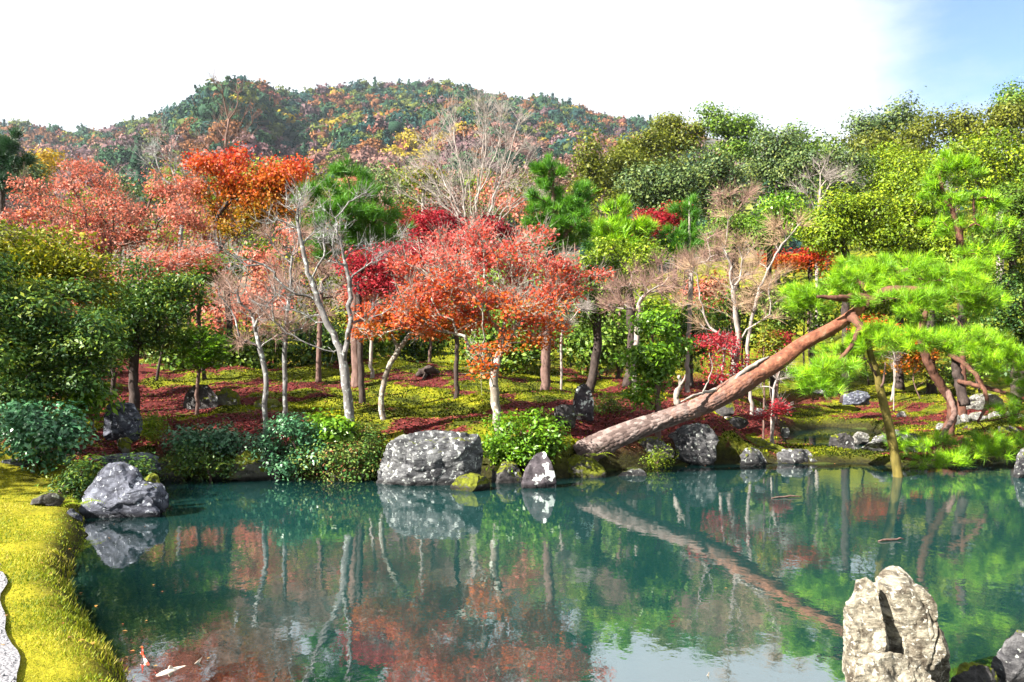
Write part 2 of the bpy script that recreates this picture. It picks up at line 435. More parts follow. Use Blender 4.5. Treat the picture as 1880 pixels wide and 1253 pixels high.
# ------------------------------------------------------------------ tree engine
def tube(path, rad, sides=8, cap=True, jit=0.0, rs=None):
    path = np.asarray(path, float); rad = np.asarray(rad, float)
    n = len(path)
    T = np.gradient(path, axis=0); T /= np.linalg.norm(T, axis=1)[:, None] + 1e-12
    ref = np.array([0.0, 1.0, 0.0]) if abs(T[0][1]) < 0.8 else np.array([1.0, 0, 0])
    V = np.zeros((n, sides, 3)); ang = np.linspace(0, 2 * math.pi, sides, endpoint=False)
    u = np.cross(T[0], ref); u /= np.linalg.norm(u)
    for i in range(n):
        u = u - T[i] * np.dot(u, T[i]); u /= np.linalg.norm(u) + 1e-12
        w = np.cross(T[i], u)
        rr = rad[i] * (1 + (rs.normal(0, jit, sides) if jit else 0))
        V[i] = path[i] + (np.cos(ang) * rr)[:, None] * u + (np.sin(ang) * rr)[:, None] * w
    V = V.reshape(-1, 3)
    i0 = np.arange(n - 1)[:, None] * sides; j = np.arange(sides)[None, :]; jn = (j + 1) % sides
    Q = np.stack([i0 + j, i0 + jn, i0 + sides + jn, i0 + sides + j], -1).reshape(-1, 4)
    if cap:
        V = np.vstack([V, path[-1], path[0]])
        a = (n - 1) * sides
        c1 = np.stack([a + np.arange(sides), a + (np.arange(sides) + 1) % sides, np.full(sides, n * sides), np.full(sides, n * sides)], 1)
        Q = np.vstack([Q]); T3 = np.vstack([c1[:, :3], np.stack([(np.arange(sides) + 1) % sides, np.arange(sides), np.full(sides, n * sides + 1)], 1)])
        return V, Q, T3
    return V, Q, np.zeros((0, 3), int)

def catmull(pts, step):
    pts = np.asarray(pts, float)
    P0 = np.vstack([2 * pts[0] - pts[1], pts, 2 * pts[-1] - pts[-2]])
    out = []
    for i in range(1, len(P0) - 2):
        n = max(2, int(np.linalg.norm(P0[i + 1][:3] - P0[i][:3]) / step))
        t = np.linspace(0, 1, n, endpoint=False)[:, None]
        a, b, c, d = P0[i - 1], P0[i], P0[i + 1], P0[i + 2]
        out.append(0.5 * ((2 * b) + (-a + c) * t + (2 * a - 5 * b + 4 * c - d) * t ** 2 + (-a + 3 * b - 3 * c + d) * t ** 3))
    out.append(pts[-1][None])
    return np.vstack(out)

def seg_tubes(p0, p1, r0, r1, sides):
    d = p1 - p0; L = np.linalg.norm(d, axis=1)[:, None] + 1e-9; d = d / L
    p1 = p1 + d * np.minimum(r1[:, None] * 0.5, L * 0.3)
    ref = np.where(np.abs(d[:, 2:3]) < 0.9, np.array([[0, 0, 1.0]]), np.array([[1.0, 0, 0]]))
    u = np.cross(d, ref); u /= np.linalg.norm(u, axis=1)[:, None]; w = np.cross(d, u)
    ang = np.linspace(0, 2 * math.pi, sides, endpoint=False)
    c, s = np.cos(ang)[None, :, None], np.sin(ang)[None, :, None]
    ring = c * u[:, None, :] + s * w[:, None, :]
    A = p0[:, None, :] + ring * r0[:, None, None]; B = p1[:, None, :] + ring * r1[:, None, None]
    V = np.concatenate([A, B], 1).reshape(-1, 3)
    m = len(p0); base = (np.arange(m) * 2 * sides)[:, None]; j = np.arange(sides)[None, :]; jn = (j + 1) % sides
    Q = np.stack([base + j, base + jn, base + sides + jn, base + sides + j], -1).reshape(-1, 4)
    return V, Q

def ell(n, c, r, rs, mode='vol'):
    d = rs.normal(size=(n, 3)); d /= np.linalg.norm(d, axis=1)[:, None]
    if mode == 'shell': k = rs.uniform(0.72, 1.0, n)
    elif mode == 'top':
        d[:, 2] = np.abs(d[:, 2]) - 0.15; k = rs.uniform(0.5, 1.0, n)
    else: k = rs.uniform(0, 1, n) ** (1 / 2.4)
    return np.asarray(c) + d * k[:, None] * np.asarray(r)

def grow(stem, targets, rs, bf=0.35, step=0.16, wander=0.03, upb=0.0):
    """greedy spanning tree from stem points (m,3) out to the targets; returns nodes, parent"""
    chains = None
    if isinstance(stem, list): stem, chains = stem[0], stem[1:]
    m = len(stem)
    cap = m + len(targets) * 14 + (sum(len(c) for c in chains) if chains else 0)
    nodes = np.zeros((cap, 3)); par = np.full(cap, -1); pl = np.zeros(cap)
    nodes[:m] = stem; par[1:m] = np.arange(m - 1)
    pl[1:m] = np.cumsum(np.linalg.norm(np.diff(stem, axis=0), axis=1))
    n = m
    for c in (chains or []):
        j = int(np.argmin(((stem - c[0]) ** 2).sum(1))); k = len(c) - 1
        nodes[n:n + k] = c[1:]; par[n] = j; par[n + 1:n + k] = np.arange(n, n + k - 1)
        pl[n:n + k] = pl[j] + np.cumsum(np.linalg.norm(np.diff(c, axis=0), axis=1)); n += k
    dmin = np.min(np.linalg.norm(targets[:, None, :] - stem[None, ::max(1, m // 12), :], axis=2), axis=1)
    tips = []
    k0 = int(m * 0.3)
    for ti in np.argsort(dmin):
        t = targets[ti]
        dv = nodes[k0:n] - t
        d = np.sqrt((dv * dv).sum(1))
        # a branch should leave from a node that lies lower or nearer the stem than its tip
        cost = d + bf * pl[k0:n] + 0.5 * np.maximum(0, nodes[k0:n, 2] - t[2])
        j = int(np.argmin(cost)) + k0
        dist = d[j - k0]
        k = int(np.clip(round(dist / step), 1, 12))
        a = nodes[j]
        if par[j] >= 0:
            td = a - nodes[par[j]]; td = td / (np.linalg.norm(td) + 1e-9)
        else: td = np.array([0, 0, 1.0])
        ctrl = a + (td * 0.45 + np.array([0, 0, upb])) * dist * 0.5
        ctrl = ctrl * 0.6 + (a + t) / 2 * 0.4
        f = (np.arange(1, k + 1) / k)[:, None]
        pts = (1 - f) ** 2 * a + 2 * f * (1 - f) * ctrl + f ** 2 * t
        if k > 1: pts[:-1] += rs.normal(0, wander * min(1, dist), (k - 1, 3))
        if n + k >= cap: break
        nodes[n:n + k] = pts; par[n] = j; par[n + 1:n + k] = np.arange(n, n + k - 1)
        sl = np.linalg.norm(np.diff(np.vstack([a[None], pts]), axis=0), axis=1)
        pl[n:n + k] = pl[j] + np.cumsum(sl)
        n += k; tips.append(n - 1)
    return nodes[:n], par[:n], np.array(tips), m

def pipe_radii(par, rb, rt):
    n = len(par)
    kids = np.zeros(n, int)
    np.add.at(kids, par[par >= 0], 1)
    nt_ = max(2, int((kids == 0).sum()))
    e = max(1.6, math.log(nt_) / math.log(max(1.05, rb / rt)))
    acc = np.zeros(n); r = np.zeros(n)
    te = rt ** e
    for i in range(n - 1, -1, -1):
        if acc[i] < te: acc[i] = te
        r[i] = acc[i]
        if par[i] >= 0: acc[par[i]] += acc[i]
    return r ** (1 / e)

def wood_mesh(name, nodes, par, r, m, extra=None):
    """stem (first m nodes) as a loft, the rest as tapered pieces"""
    Vs, Qs, Ts = [], [], []
    off = 0
    if m >= 2:
        V, Q, T3 = tube(nodes[:m], r[:m], 9 if r[0] > 0.03 else 6, jit=0.05, rs=np.random.default_rng(1))
        Vs.append(V); Qs.append(Q); Ts.append(T3); off = len(V)
    i = np.arange(m, len(nodes)); p = par[i]
    r1 = r[i]; r0 = np.where(p < m, np.minimum(r[p], r1 * 1.35), np.minimum(r[p], r1 * 1.5))
    for lo, hi, s in ((0, 0.007, 3), (0.007, 0.02, 4), (0.02, 9, 6)):
        k = (r1 >= lo) & (r1 < hi)
        if k.any():
            V, Q = seg_tubes(nodes[p[k]], nodes[i[k]], r0[k], r1[k], s)
            Vs.append(V); Qs.append(Q + off); off += len(V)
    if extra is not None:
        V, Q = extra; Vs.append(V); Qs.append(Q + off); off += len(V)
    return mesh_np(name, np.vstack(Vs), [np.vstack(Qs), np.vstack(Ts) if Ts else np.zeros((0, 3), int)], smooth=True)

def leaf_quads(C, rs, L, wf=0.6, up=0.6, tilt=None, out=None):
    n = len(C)
    Nn = rs.normal(size=(n, 3))
    Nn /= np.linalg.norm(Nn, axis=1)[:, None]
    Nn = Nn * (1 - up) + np.array([0, 0, up])
    if out is not None: Nn = Nn + out * 0.9
    Nn /= np.linalg.norm(Nn, axis=1)[:, None]
    d = rs.normal(size=(n, 3)); d -= Nn * (d * Nn).sum(1)[:, None]; d /= np.linalg.norm(d, axis=1)[:, None]
    s = np.cross(Nn, d)
    ln = (L * rs.uniform(0.5, 1.4, n))[:, None]
    v = np.stack([C - d * ln * 0.5, C + s * ln * wf * 0.5 + d * ln * 0.05 + Nn * ln * 0.08, C + d * ln * 0.5 - Nn * ln * 0.1, C - s * ln * wf * 0.5 + d * ln * 0.05 + Nn * ln * 0.08], 1)
    return v.reshape(-1, 3), np.arange(4 * n).reshape(n, 4)

def leaves_at(tips, rs, per, cr, L, wf=0.6, up=0.6, flat=0.5, cvar=0.6, vfun=None, centre=None):
    n = len(tips)
    C = np.repeat(tips, per, 0)
    off = np.clip(rs.normal(size=(n * per, 3)), -1.7, 1.7) * cr * np.array([1, 1, flat])
    C = C + off
    cv = np.repeat(rs.uniform(0, 1, n), per)
    var = np.clip(cvar * cv + (1 - cvar) * rs.uniform(0, 1, n * per), 0, 1)
    if vfun is not None: var = np.clip(vfun(C, var), 0, 1)
    out = None
    if centre is not None:
        out = C - (np.repeat(centre, per, 0) if np.ndim(centre) == 2 else centre); out /= np.linalg.norm(out, axis=1)[:, None] + 1e-9
    V, Q = leaf_quads(C, rs, L, wf, up, out=out)
    return V, Q, var

def needles_at(tips, rs, per, L, w, spread=0.9, up=0.6, dirs=None):
    """needle tufts: thin triangles fanning from each tip"""
    n = len(tips)
    C = np.repeat(tips, per, 0); m = n * per
    d = rs.normal(size=(m, 3)); d /= np.linalg.norm(d, axis=1)[:, None]
    ax = np.array([0, 0, 1.0]) * up + (rs.normal(size=(n, 3)) * 0.35)
    if dirs is not None: ax = ax + dirs * 0.6
    ax = np.repeat(ax, per, 0)
    d = d * spread + ax; d /= np.linalg.norm(d, axis=1)[:, None]
    s = np.cross(d, rs.normal(size=(m, 3))); s /= np.linalg.norm(s, axis=1)[:, None]
    ln = (L * rs.uniform(0.7, 1.15, m))[:, None]
    st = C + rs.normal(size=(m, 3)) * L * 0.12
    v = np.stack([st - s * w * 0.5, st + s * w * 0.5, st + d * ln], 1)
    cv = np.repeat(rs.uniform(0, 1, n), per)
    return v.reshape(-1, 3), np.arange(3 * m).reshape(m, 3), np.clip(0.6 * cv + 0.4 * rs.uniform(0, 1, m), 0, 1)

def twig_fans(tips, rs, per, L, w, up=0.35, dirs=None):
    """fine leafless twigs, thin tapered blades with a slight bend"""
    n = len(tips); C = np.repeat(tips, per, 0); m = n * per
    d = rs.normal(size=(m, 3)); d /= np.linalg.norm(d, axis=1)[:, None]
    d = d + np.array([0, 0, up])
    if dirs is not None: d = d + np.repeat(dirs, per, 0) * 0.9
    d /= np.linalg.norm(d, axis=1)[:, None]
    ln = (L * rs.uniform(0.4, 1.2, m))[:, None]
    s = np.cross(d, np.array([0.1, -1, 0.15])); s /= np.linalg.norm(s, axis=1)[:, None] + 1e-9
    s2 = np.cross(d, s)
    st = C - d * ln * 0.15
    e = C + d * ln + np.array([0, 0, 0.1]) * ln
    V1 = np.stack([st - s * w * .5, st + s * w * .5, e + s * w * .25, e - s * w * .25], 1).reshape(-1, 3)
    return V1, np.arange(4 * m).reshape(m, 4)

TREE_SEED = [100]
def crown_pts(crown, Y, n, rs, mode, lump=0.30, lflat=0.7):
    """crown: list of (px, py, rx, ry[, dY[, weight]]) in photo pixels"""
    cs, rr, ws = [], [], []
    for c in crown:
        dY = c[4] if len(c) > 4 else 0.0
        wt = c[5] if len(c) > 5 else 1.0
        y = Y + dY
        rx, rz = c[2] / F * y, c[3] / F * y
        cs.append(P(c[0], c[1], y)); rr.append(np.array([rx, min(rx, 1.6 * max(rz, rx * 0.5)) * 0.85, rz])); ws.append(wt * (rx * rz) ** 0.9)
    ws = np.array(ws); cnt = np.maximum(2, np.round(n * ws / ws.sum()).astype(int))
    T = []; cls = []
    for k, c, r in zip(cnt, cs, rr):
        if lump <= 0 or mode == 'top': T.append(ell(k, c, r, rs, mode)); cls.append(np.asarray(c)[None]); continue
        q = max(3, k // 9)
        cc = ell(q, c, r * 0.98, rs, 'shell' if mode == 'shell' else 'vol')
        ss = rs.uniform(0.6, 1.25, q) * lump
        w_ = rs.integers(0, q, k)
        d = rs.normal(size=(k, 3)); d /= np.linalg.norm(d, axis=1)[:, None]; d *= (rs.uniform(0.25 if mode != 'shell' else .6, 1, k) ** .6)[:, None]
        mr = max(r[0], r[2])
        T.append(cc[w_] + d * ss[w_][:, None] * np.array([mr, mr * .85, mr * lflat])); cls.append(cc)
    cls = np.vstack(cls)
    pid = np.concatenate([np.full(len(t), i) for i, t in enumerate(T)])
    return np.vstack(T), pid, cs, rr, cls

def tree(name, label, cat, Y, crown, bark, leaf=None, trunk=None, r0=0.1, n=160, kind='leaf', per=40, cr=0.2, L=0.06, wf=0.6, up=0.6, flat=0.5,
         mode='vol', bf=0.35, rt=0.004, group=None, step=0.16, twigs=0, twigL=0.25, twigw=0.006, vfun=None, cvar=0.6, wander=0.03, outw=False,
         stems=None, base_on_ground=True, pads=False, needle_w=0.009, upb=0.1, extra_leaf_pts=0, trunk_name='trunk', spread=0.9, nup=0.6, lump=0.30, lflat=0.6):
    TREE_SEED[0] += 1
    rs = np.random.default_rng(TREE_SEED[0])
    T, pid, cs, rr, cls = crown_pts(crown, Y, n, rs, mode, lump, lflat)
    # keep foliage above the ground
    gzv = ground(T[:, 0], T[:, 1]) if Y < 110 else np.full(len(T), -1e9)
    T[:, 2] = np.maximum(T[:, 2], np.maximum(gzv, 0) + 0.08)
    if trunk is None:
        c = np.average(np.array(cs), axis=0, weights=[r[0] * r[2] for r in rr])
        zb = gz(c[0], c[1])
        lo = c - np.array([0, 0, 0.0])
        st = np.array([[c[0] + rs.normal(0, .1), c[1], zb - 0.05], [c[0] + rs.normal(0, .12), c[1], zb + (c[2] - zb) * 0.5], [c[0], c[1], c[2] + 0.2 * rr[0][2]]])
    else:
        st = []
        for q in trunk:
            y = Y + (q[2] if len(q) > 2 else 0)
            st.append(P(q[0], q[1], y))
        st = np.array(st)
        if base_on_ground:
            b = st[0].copy(); b[2] = gz(b[0], b[1]) - 0.06
            if b[2] < st[0][2] - 0.05: st = np.vstack([b, st])
            else: st[0][2] = min(st[0][2], b[2])
    stem = catmull(st, max(0.08, step * 0.8))
    stem[2:-1] += rs.normal(0, 0.012 * min(1, r0 * 12), (max(0, len(stem) - 3), 3))
    base = stem[0].copy()
    if stems:
        ch = []
        for q in stems:
            cpts = catmull(np.array([P(a[0], a[1], Y + (a[2] if len(a) > 2 else 0)) for a in q]), max(0.08, step * .8))
            cpts[1:-1] += rs.normal(0, .02, (len(cpts) - 2, 3)); ch.append(cpts)
        stem = [stem] + ch
    nodes, par, tips, m = grow(stem, T, rs, bf, step, wander, upb)
    r = pipe_radii(par, r0, rt)
    # root flare
    fl = 1 + 0.45 * np.exp(-np.arange(m) * step * 0.8 / max(0.05, 1.6 * r0)); r[:m] *= fl
    root = thing(name, base, label, cat, group)
    inner = nodes - base
    extra = None
    tp = nodes[tips]
    if twigs:
        dd = tp - nodes[par[tips]]; dd /= np.linalg.norm(dd, axis=1)[:, None] + 1e-9
        # twigs along the thin wood as well as at its ends
        thin = np.where((r < 3.2 * rt) & (np.arange(len(r)) >= m))[0]
        pick = rs.choice(thin, min(len(thin), len(tips) * 2), replace=False) if len(thin) else tips
        allp = np.concatenate([tips, pick])
        dd = nodes[allp] - nodes[par[allp]]; dd /= np.linalg.norm(dd, axis=1)[:, None] + 1e-9
        V, Qd = twig_fans(nodes[allp] - base, rs, twigs, twigL, twigw, dirs=dd)
        obj('crown', mesh_np('twig_crown', V, Qd), bark if not isinstance(bark, tuple) else bark[1], root)
    bk = bark[0] if isinstance(bark, tuple) else bark
    obj(trunk_name, wood_mesh('tree_wood', inner, par, r, m), bk, root)
    if leaf is not None:
        Z0, Z1 = T[:, 2].min(), T[:, 2].max()
        vf = (lambda C, v: vfun(C + base, v, Z0, Z1)) if vfun else None
        tp = tp - base
        if extra_leaf_pts:
            E, _, _, _, _ = crown_pts(crown, Y, extra_leaf_pts, rs, mode, lump, lflat)
            if Y < 110: E[:, 2] = np.maximum(E[:, 2], np.maximum(ground(E[:, 0], E[:, 1]), 0) + 0.06)
            tp = np.vstack([tp, E - base])
            pid = np.concatenate([pid, _pid_of(E, cs, rr)])
        else:
            pid = _pid_of(tp + base, cs, rr)
        groups = range(len(crown)) if pads else [None]
        for gi in groups:
            q = tp if gi is None else tp[pid == gi]
            if len(q) < (40 if pads else 2): continue
            if kind == 'leaf':
                cen = _near(q, cls - base) if outw else None
                V, Qd, var = leaves_at(q, rs, per, cr, L, wf, up, flat, cvar, vf, cen)
            else:
                ce = cs[gi if gi is not None else 0] - base
                dr = q - ce; dr /= np.linalg.norm(dr, axis=1)[:, None] + 1e-9
                V, Qd, var = needles_at(q, rs, per, L, needle_w, spread, nup, dr if pads else None)
                if vf is not None: var = np.clip(vf(V[::3], var), 0, 1)
            obj('foliage_pad' if pads else 'crown', mesh_np('leaf_mass', V, Qd, var), leaf, root)
    return root

def _near(q, c):
    return c[((q[:, None, :] - c[None]) ** 2).sum(2).argmin(1)] - np.array([0, 0, .12])

def _pid_of(Pn, cs, rr):
    d = np.stack([(((Pn - c) / r) ** 2).sum(1) for c, r in zip(cs, rr)], 1)
    return d.argmin(1)

# bark
B_grey = bark_mat('grey_lichen_bark', (0.06, 0.055, 0.055), (0.17, 0.165, 0.165), (0.30, 0.32, 0.31), 14, 0.56)
B_pale = bark_mat('pale_bark', (0.13, 0.11, 0.10), (0.30, 0.265, 0.245), None, 12)
B_dark = bark_mat('dark_bark', (0.018, 0.013, 0.012), (0.06, 0.045, 0.04), None, 14)
B_brown = bark_mat('brown_bark', (0.05, 0.03, 0.025), (0.16, 0.10, 0.085), None, 14)
B_redpine = bark_mat('red_pine_bark', (0.035, 0.018, 0.014), (0.13, 0.06, 0.04), None, 10)
B_twig = bark_mat('pinkish_twig_bark', (0.13, 0.08, 0.065), (0.28, 0.175, 0.14), None, 10)
B_tan = bark_mat('tan_twig_bark', (0.18, 0.115, 0.075), (0.34, 0.235, 0.15), None, 10)
B_maple = bark_mat('maple_bark', (0.09, 0.075, 0.06), (0.22, 0.19, 0.16), (0.34, 0.36, 0.32), 14, 0.54)

# leaves (darker to lighter)
K_salmon = leaf_mat('salmon_maple_leaf', [(0.22, 0.035, 0.022), (0.38, 0.075, 0.045), (0.44, 0.13, 0.085), (0.46, 0.18, 0.13), (0.44, 0.15, 0.02)])
K_central = leaf_mat('coral_maple_leaf', [(0.42, 0.13, 0.008), (0.46, 0.09, 0.012), (0.45, 0.055, 0.032), (0.50, 0.125, 0.10), (0.42, 0.032, 0.045)], 0.4)
K_red = leaf_mat('scarlet_maple_leaf', [(0.16, 0.008, 0.016), (0.33, 0.018, 0.03), (0.42, 0.05, 0.06)], 0.4)
K_crimson = leaf_mat('crimson_maple_leaf', [(0.05, 0.003, 0.006), (0.13, 0.006, 0.012), (0.26, 0.010, 0.016)], 0.35)
K_orange = leaf_mat('orange_maple_leaf', [(0.15, 0.13, 0.006), (0.30, 0.15, 0.006), (0.38, 0.11, 0.008), (0.42, 0.065, 0.010), (0.38, 0.022, 0.016)], 0.35)
K_dark = leaf_mat('dark_glossy_leaf', [(0.010, 0.036, 0.010), (0.03, 0.085, 0.018), (0.08, 0.15, 0.016), (0.22, 0.25, 0.014)], 0.3, 0.5, 0.25)
K_olive = leaf_mat('olive_yellow_leaf', [(0.025, 0.055, 0.004), (0.08, 0.115, 0.006), (0.18, 0.19, 0.008), (0.34, 0.27, 0.008)], 0.35)
K_blue = leaf_mat('blue_green_leaf', [(0.014, 0.06, 0.028), (0.04, 0.14, 0.06), (0.10, 0.23, 0.09)], 0.2, 0.35, 0.5)
K_fresh = leaf_mat('fresh_green_leaf', [(0.03, 0.10, 0.006), (0.09, 0.21, 0.007), (0.19, 0.31, 0.010)], 0.35, 0.4, 0.4)
K_yg = leaf_mat('yellow_green_leaf', [(0.03, 0.07, 0.003), (0.09, 0.155, 0.004), (0.18, 0.26, 0.006), (0.28, 0.31, 0.012)], 0.35)
K_mid = leaf_mat('mid_green_leaf', [(0.014, 0.045, 0.006), (0.05, 0.11, 0.008), (0.11, 0.19, 0.010), (0.19, 0.26, 0.04)], 0.3)
K_ever = leaf_mat('evergreen_oak_leaf', [(0.014, 0.036, 0.012), (0.038, 0.075, 0.020), (0.085, 0.13, 0.03), (0.15, 0.17, 0.028)], 0.2)
K_gold = leaf_mat('golden_olive_leaf', [(0.03, 0.048, 0.003), (0.085, 0.105, 0.004), (0.16, 0.165, 0.006)], 0.3)
K_pine = leaf_mat('bright_pine_needle', [(0.12, 0.08, 0.010), (0.06, 0.16, 0.003), (0.13, 0.30, 0.004), (0.22, 0.42, 0.006), (0.36, 0.56, 0.012)], 0.2, 0.5)
K_pine2 = leaf_mat('green_pine_needle', [(0.022, 0.085, 0.010), (0.055, 0.18, 0.010), (0.13, 0.30, 0.012)], 0.3, 0.5)
K_pinedark = leaf_mat('dark_pine_needle', [(0.006, 0.03, 0.014), (0.014, 0.055, 0.018), (0.03, 0.085, 0.02)], 0.2, 0.5)
K_yellow = leaf_mat('yellow_leaf', [(0.22, 0.14, 0.006), (0.36, 0.22, 0.006), (0.45, 0.30, 0.01)], 0.35)
K_shrubred = leaf_mat('red_tinged_shrub_leaf', [(0.02, 0.08, 0.02), (0.06, 0.15, 0.02), (0.13, 0.17, 0.025), (0.30, 0.07, 0.05)], 0.25)

# ------------------------------------------------------------------ rocks
def icosphere(sub):
    import bmesh
    bm = bmesh.new(); bmesh.ops.create_icosphere(bm, subdivisions=sub, radius=1.0)
    V = np.array([v.co[:] for v in bm.verts]); T = np.array([[v.index for v in f.verts] for f in bm.faces]); bm.free()
    return V, T
ICO = {s: icosphere(s) for s in (1, 2, 3, 4, 5, 6)}

def poly_radius(poly, th):
    """distance from the origin to the outline in each direction"""
    d = np.stack([np.cos(th), np.sin(th)], 1)
    best = np.zeros(len(th))
    n = len(poly)
    for i in range(n):
        a = poly[i]; e = poly[(i + 1) % n] - a
        den = d[:, 0] * e[1] - d[:, 1] * e[0]
        den = np.where(np.abs(den) < 1e-9, 1e-9, den)
        t = (a[0] * e[1] - a[1] * e[0]) / den
        u = (a[0] * d[:, 1] - a[1] * d[:, 0]) / den
        ok = (u >= -1e-6) & (u <= 1 + 1e-6) & (t > 0)
        best = np.where(ok, np.maximum(best, t), best)
    return np.where(best <= 0, np.abs(poly).mean(), best)

def fbm(V, scale, octv, seed, ridged=False):
    o = Vector((seed * 13.7, seed * 7.3, seed * 3.1)); out = np.zeros(len(V))
    for i, v in enumerate(V):
        p = Vector(v) * scale + o; a, f, s = 1.0, 1.0, 0.0
        for _ in range(octv):
            q = noise.noise(p * f)
            s += a * ((1 - 2 * abs(q)) if ridged else q); a *= 0.5; f *= 2.1
        out[i] = s
    return out

def cracks(V, seed):
    o = Vector((seed * 3.3, seed * 5.1, seed * 1.7)); out = np.zeros(len(V))
    for i, v in enumerate(V):
        p = Vector((v[0] * 1.25 + .3 * v[2], v[1], v[2] * .75 - .25 * v[0])) + o
        p += noise.noise_vector(p * 1.6) * .35
        d = noise.voronoi(p)[0]
        e = d[1] - d[0]
        out[i] = max(0.0, 1 - e / .16) ** 1.5
    return out

def rock(name, label, poly, Y, mat, depth=0.8, sub=5, rough=0.06, facets=10, seed=1, group=None, back=0.0, crack=None, cat='rock'):
    """poly: the outline seen in the photo (pixels); Y: distance of its middle; depth: thickness as a share of its width"""
    rs = np.random.default_rng(seed * 17 + 3)
    w = np.array([P(x, y, Y) for x, y in poly])[:, [0, 2]]
    c = np.array([(w[:, 0].min() + w[:, 0].max()) / 2, (w[:, 1].min() + w[:, 1].max()) / 2])
    pl = w - c
    width = np.ptp(pl[:, 0]); size = min(width, np.ptp(pl[:, 1]))
    V, T = ICO[sub]; V = V.copy()
    th = np.arctan2(V[:, 2], V[:, 0]); rho = np.sqrt(V[:, 0] ** 2 + V[:, 2] ** 2)
    R = poly_radius(pl, th)
    yy = np.sign(V[:, 1]) * np.abs(V[:, 1]) ** 0.75
    rr = np.clip(rho, 0, 1) ** 0.85
    D = depth * width * 0.5
    X = np.stack([np.cos(th) * rr * R, yy * D, np.sin(th) * rr * R], 1)
    # chiselled planes on the front, back and top
    s = 2.2 / size
    nr = X / (np.linalg.norm(X, axis=1)[:, None] + 1e-9)
    X += nr * (rough * size * 1.6 * fbm(X, s * .7, 2, seed + 9))[:, None]
    for k in range(int(facets * 1.8)):
        n = rs.normal(size=3); n[1] *= 2.6; n[2] *= .9; n /= np.linalg.norm(n)
        pr = X @ n; lim = np.quantile(pr, rs.uniform(0.72, 0.94))
        X -= np.maximum(0, pr - lim)[:, None] * n
    s = 2.2 / size
    nr = X / (np.linalg.norm(X, axis=1)[:, None] + 1e-9)
    amp = rough * size * .62
    if sub >= 4:
        X -= nr * (0.05 * size * cracks(X * s * .62, seed))[:, None]
        X -= nr * (0.018 * size * cracks(X * s * 1.7, seed + 2))[:, None]
    X += nr * (amp * (1.1 * fbm(X * np.array([1, 1, 1]), s, 4, seed) + 0.6 * (fbm(X @ np.array([[1.5, .2, .9], [-.2, 1, .3], [-0.9, -.3, 1.1]]), s * 0.9, 4, seed + 5, True) - 0.4)))[:, None]
    for ax_, lo, hi in ((0, pl[:, 0].min(), pl[:, 0].max()), (2, pl[:, 1].min(), pl[:, 1].max())):
        a0, a1 = X[:, ax_].min(), X[:, ax_].max(); X[:, ax_] = lo + (X[:, ax_] - a0) * (hi - lo) / (a1 - a0)
    # bring the seen outline back to the traced one
    for _ in range(2):
        t2 = np.arctan2(X[:, 2], X[:, 0]); r2 = np.hypot(X[:, 0], X[:, 2]); nb = 96 if sub >= 5 else 36
        bi = ((t2 + math.pi) / (2 * math.pi) * nb).astype(int) % nb
        sil = np.zeros(nb); np.maximum.at(sil, bi, r2)
        ctr = (np.arange(nb) + .5) / nb * 2 * math.pi - math.pi
        tgt = poly_radius(pl, ctr); f = np.clip(tgt / np.maximum(sil, 1e-4), .7, 1.7)
        f = (np.roll(f, 1) + 3 * f + np.roll(f, -1)) / 5
        fac = np.interp(t2, np.concatenate([ctr[-1:] - 2 * math.pi, ctr, ctr[:1] + 2 * math.pi]), np.concatenate([f[-1:], f, f[:1]]))
        X[:, 0] *= fac; X[:, 2] *= fac
    if crack is not None:
        cr = np.array([P(x, y, Y) for x, y in crack])[:, [0, 2]] - c
        dmin = np.full(len(X), 9.0)
        for a, b in zip(cr[:-1], cr[1:]):
            e = b - a; t = np.clip(((X[:, 0] - a[0]) * e[0] + (X[:, 2] - a[1]) * e[1]) / (e @ e), 0, 1)
            dmin = np.minimum(dmin, np.hypot(X[:, 0] - a[0] - t * e[0], X[:, 2] - a[1] - t * e[1]))
        X[:, 1] += (0.09 * size) * np.exp(-(dmin / (0.022 * size)) ** 1.2) * (X[:, 1] < 0.3 * D)
    me = mesh_np('rock', X, T, smooth=True)
    o = obj(name, me, mat, loc=(c[0], Y + back, c[1]))
    try: me.set_sharp_from_angle(angle=math.radians(38))
    except Exception: pass
    return tag(o, label, cat, group)

R_grey = rock_mat('grey_lichen_stone', (0.12, 0.12, 0.124), (0.025, 0.025, 0.03), (0.30, 0.32, 0.30), 0.60, 0.28, 8.0)
R_big = rock_mat('veined_grey_stone', (0.17, 0.175, 0.18), (0.025, 0.026, 0.032), (0.34, 0.36, 0.35), 0.585, 0.30, 7.5, 0.53)
R_dark = rock_mat('dark_wet_stone', (0.09, 0.085, 0.085), (0.018, 0.017, 0.018), (0.34, 0.36, 0.36), 0.62, 0.6, 5.0)
R_spot = rock_mat('dark_stone_with_lichen', (0.075, 0.065, 0.075), (0.03, 0.026, 0.03), (0.50, 0.54, 0.52), 0.54, 0.0, 3.2)
R_moss = rock_mat('mossy_stone', (0.13, 0.125, 0.10), (0.03, 0.028, 0.024), (0.36, 0.38, 0.34), 0.62, 1.0, 4.0)
R_blue = rock_mat('bluish_stone', (0.12, 0.13, 0.165), (0.03, 0.032, 0.048), (0.27, 0.29, 0.33), 0.60, 0.10, 8.0)
R_pale = rock_mat('pale_limestone', (0.31, 0.285, 0.225), (0.06, 0.048, 0.035), (0.36, 0.345, 0.30), 0.585, 0.0, 17.0, 0.46)
R_white = rock_mat('whitish_stone', (0.22, 0.215, 0.20), (0.08, 0.075, 0.07), (0.34, 0.34, 0.32), 0.57, 0.2, 9.0, 0.44)
R_stump = R_dark

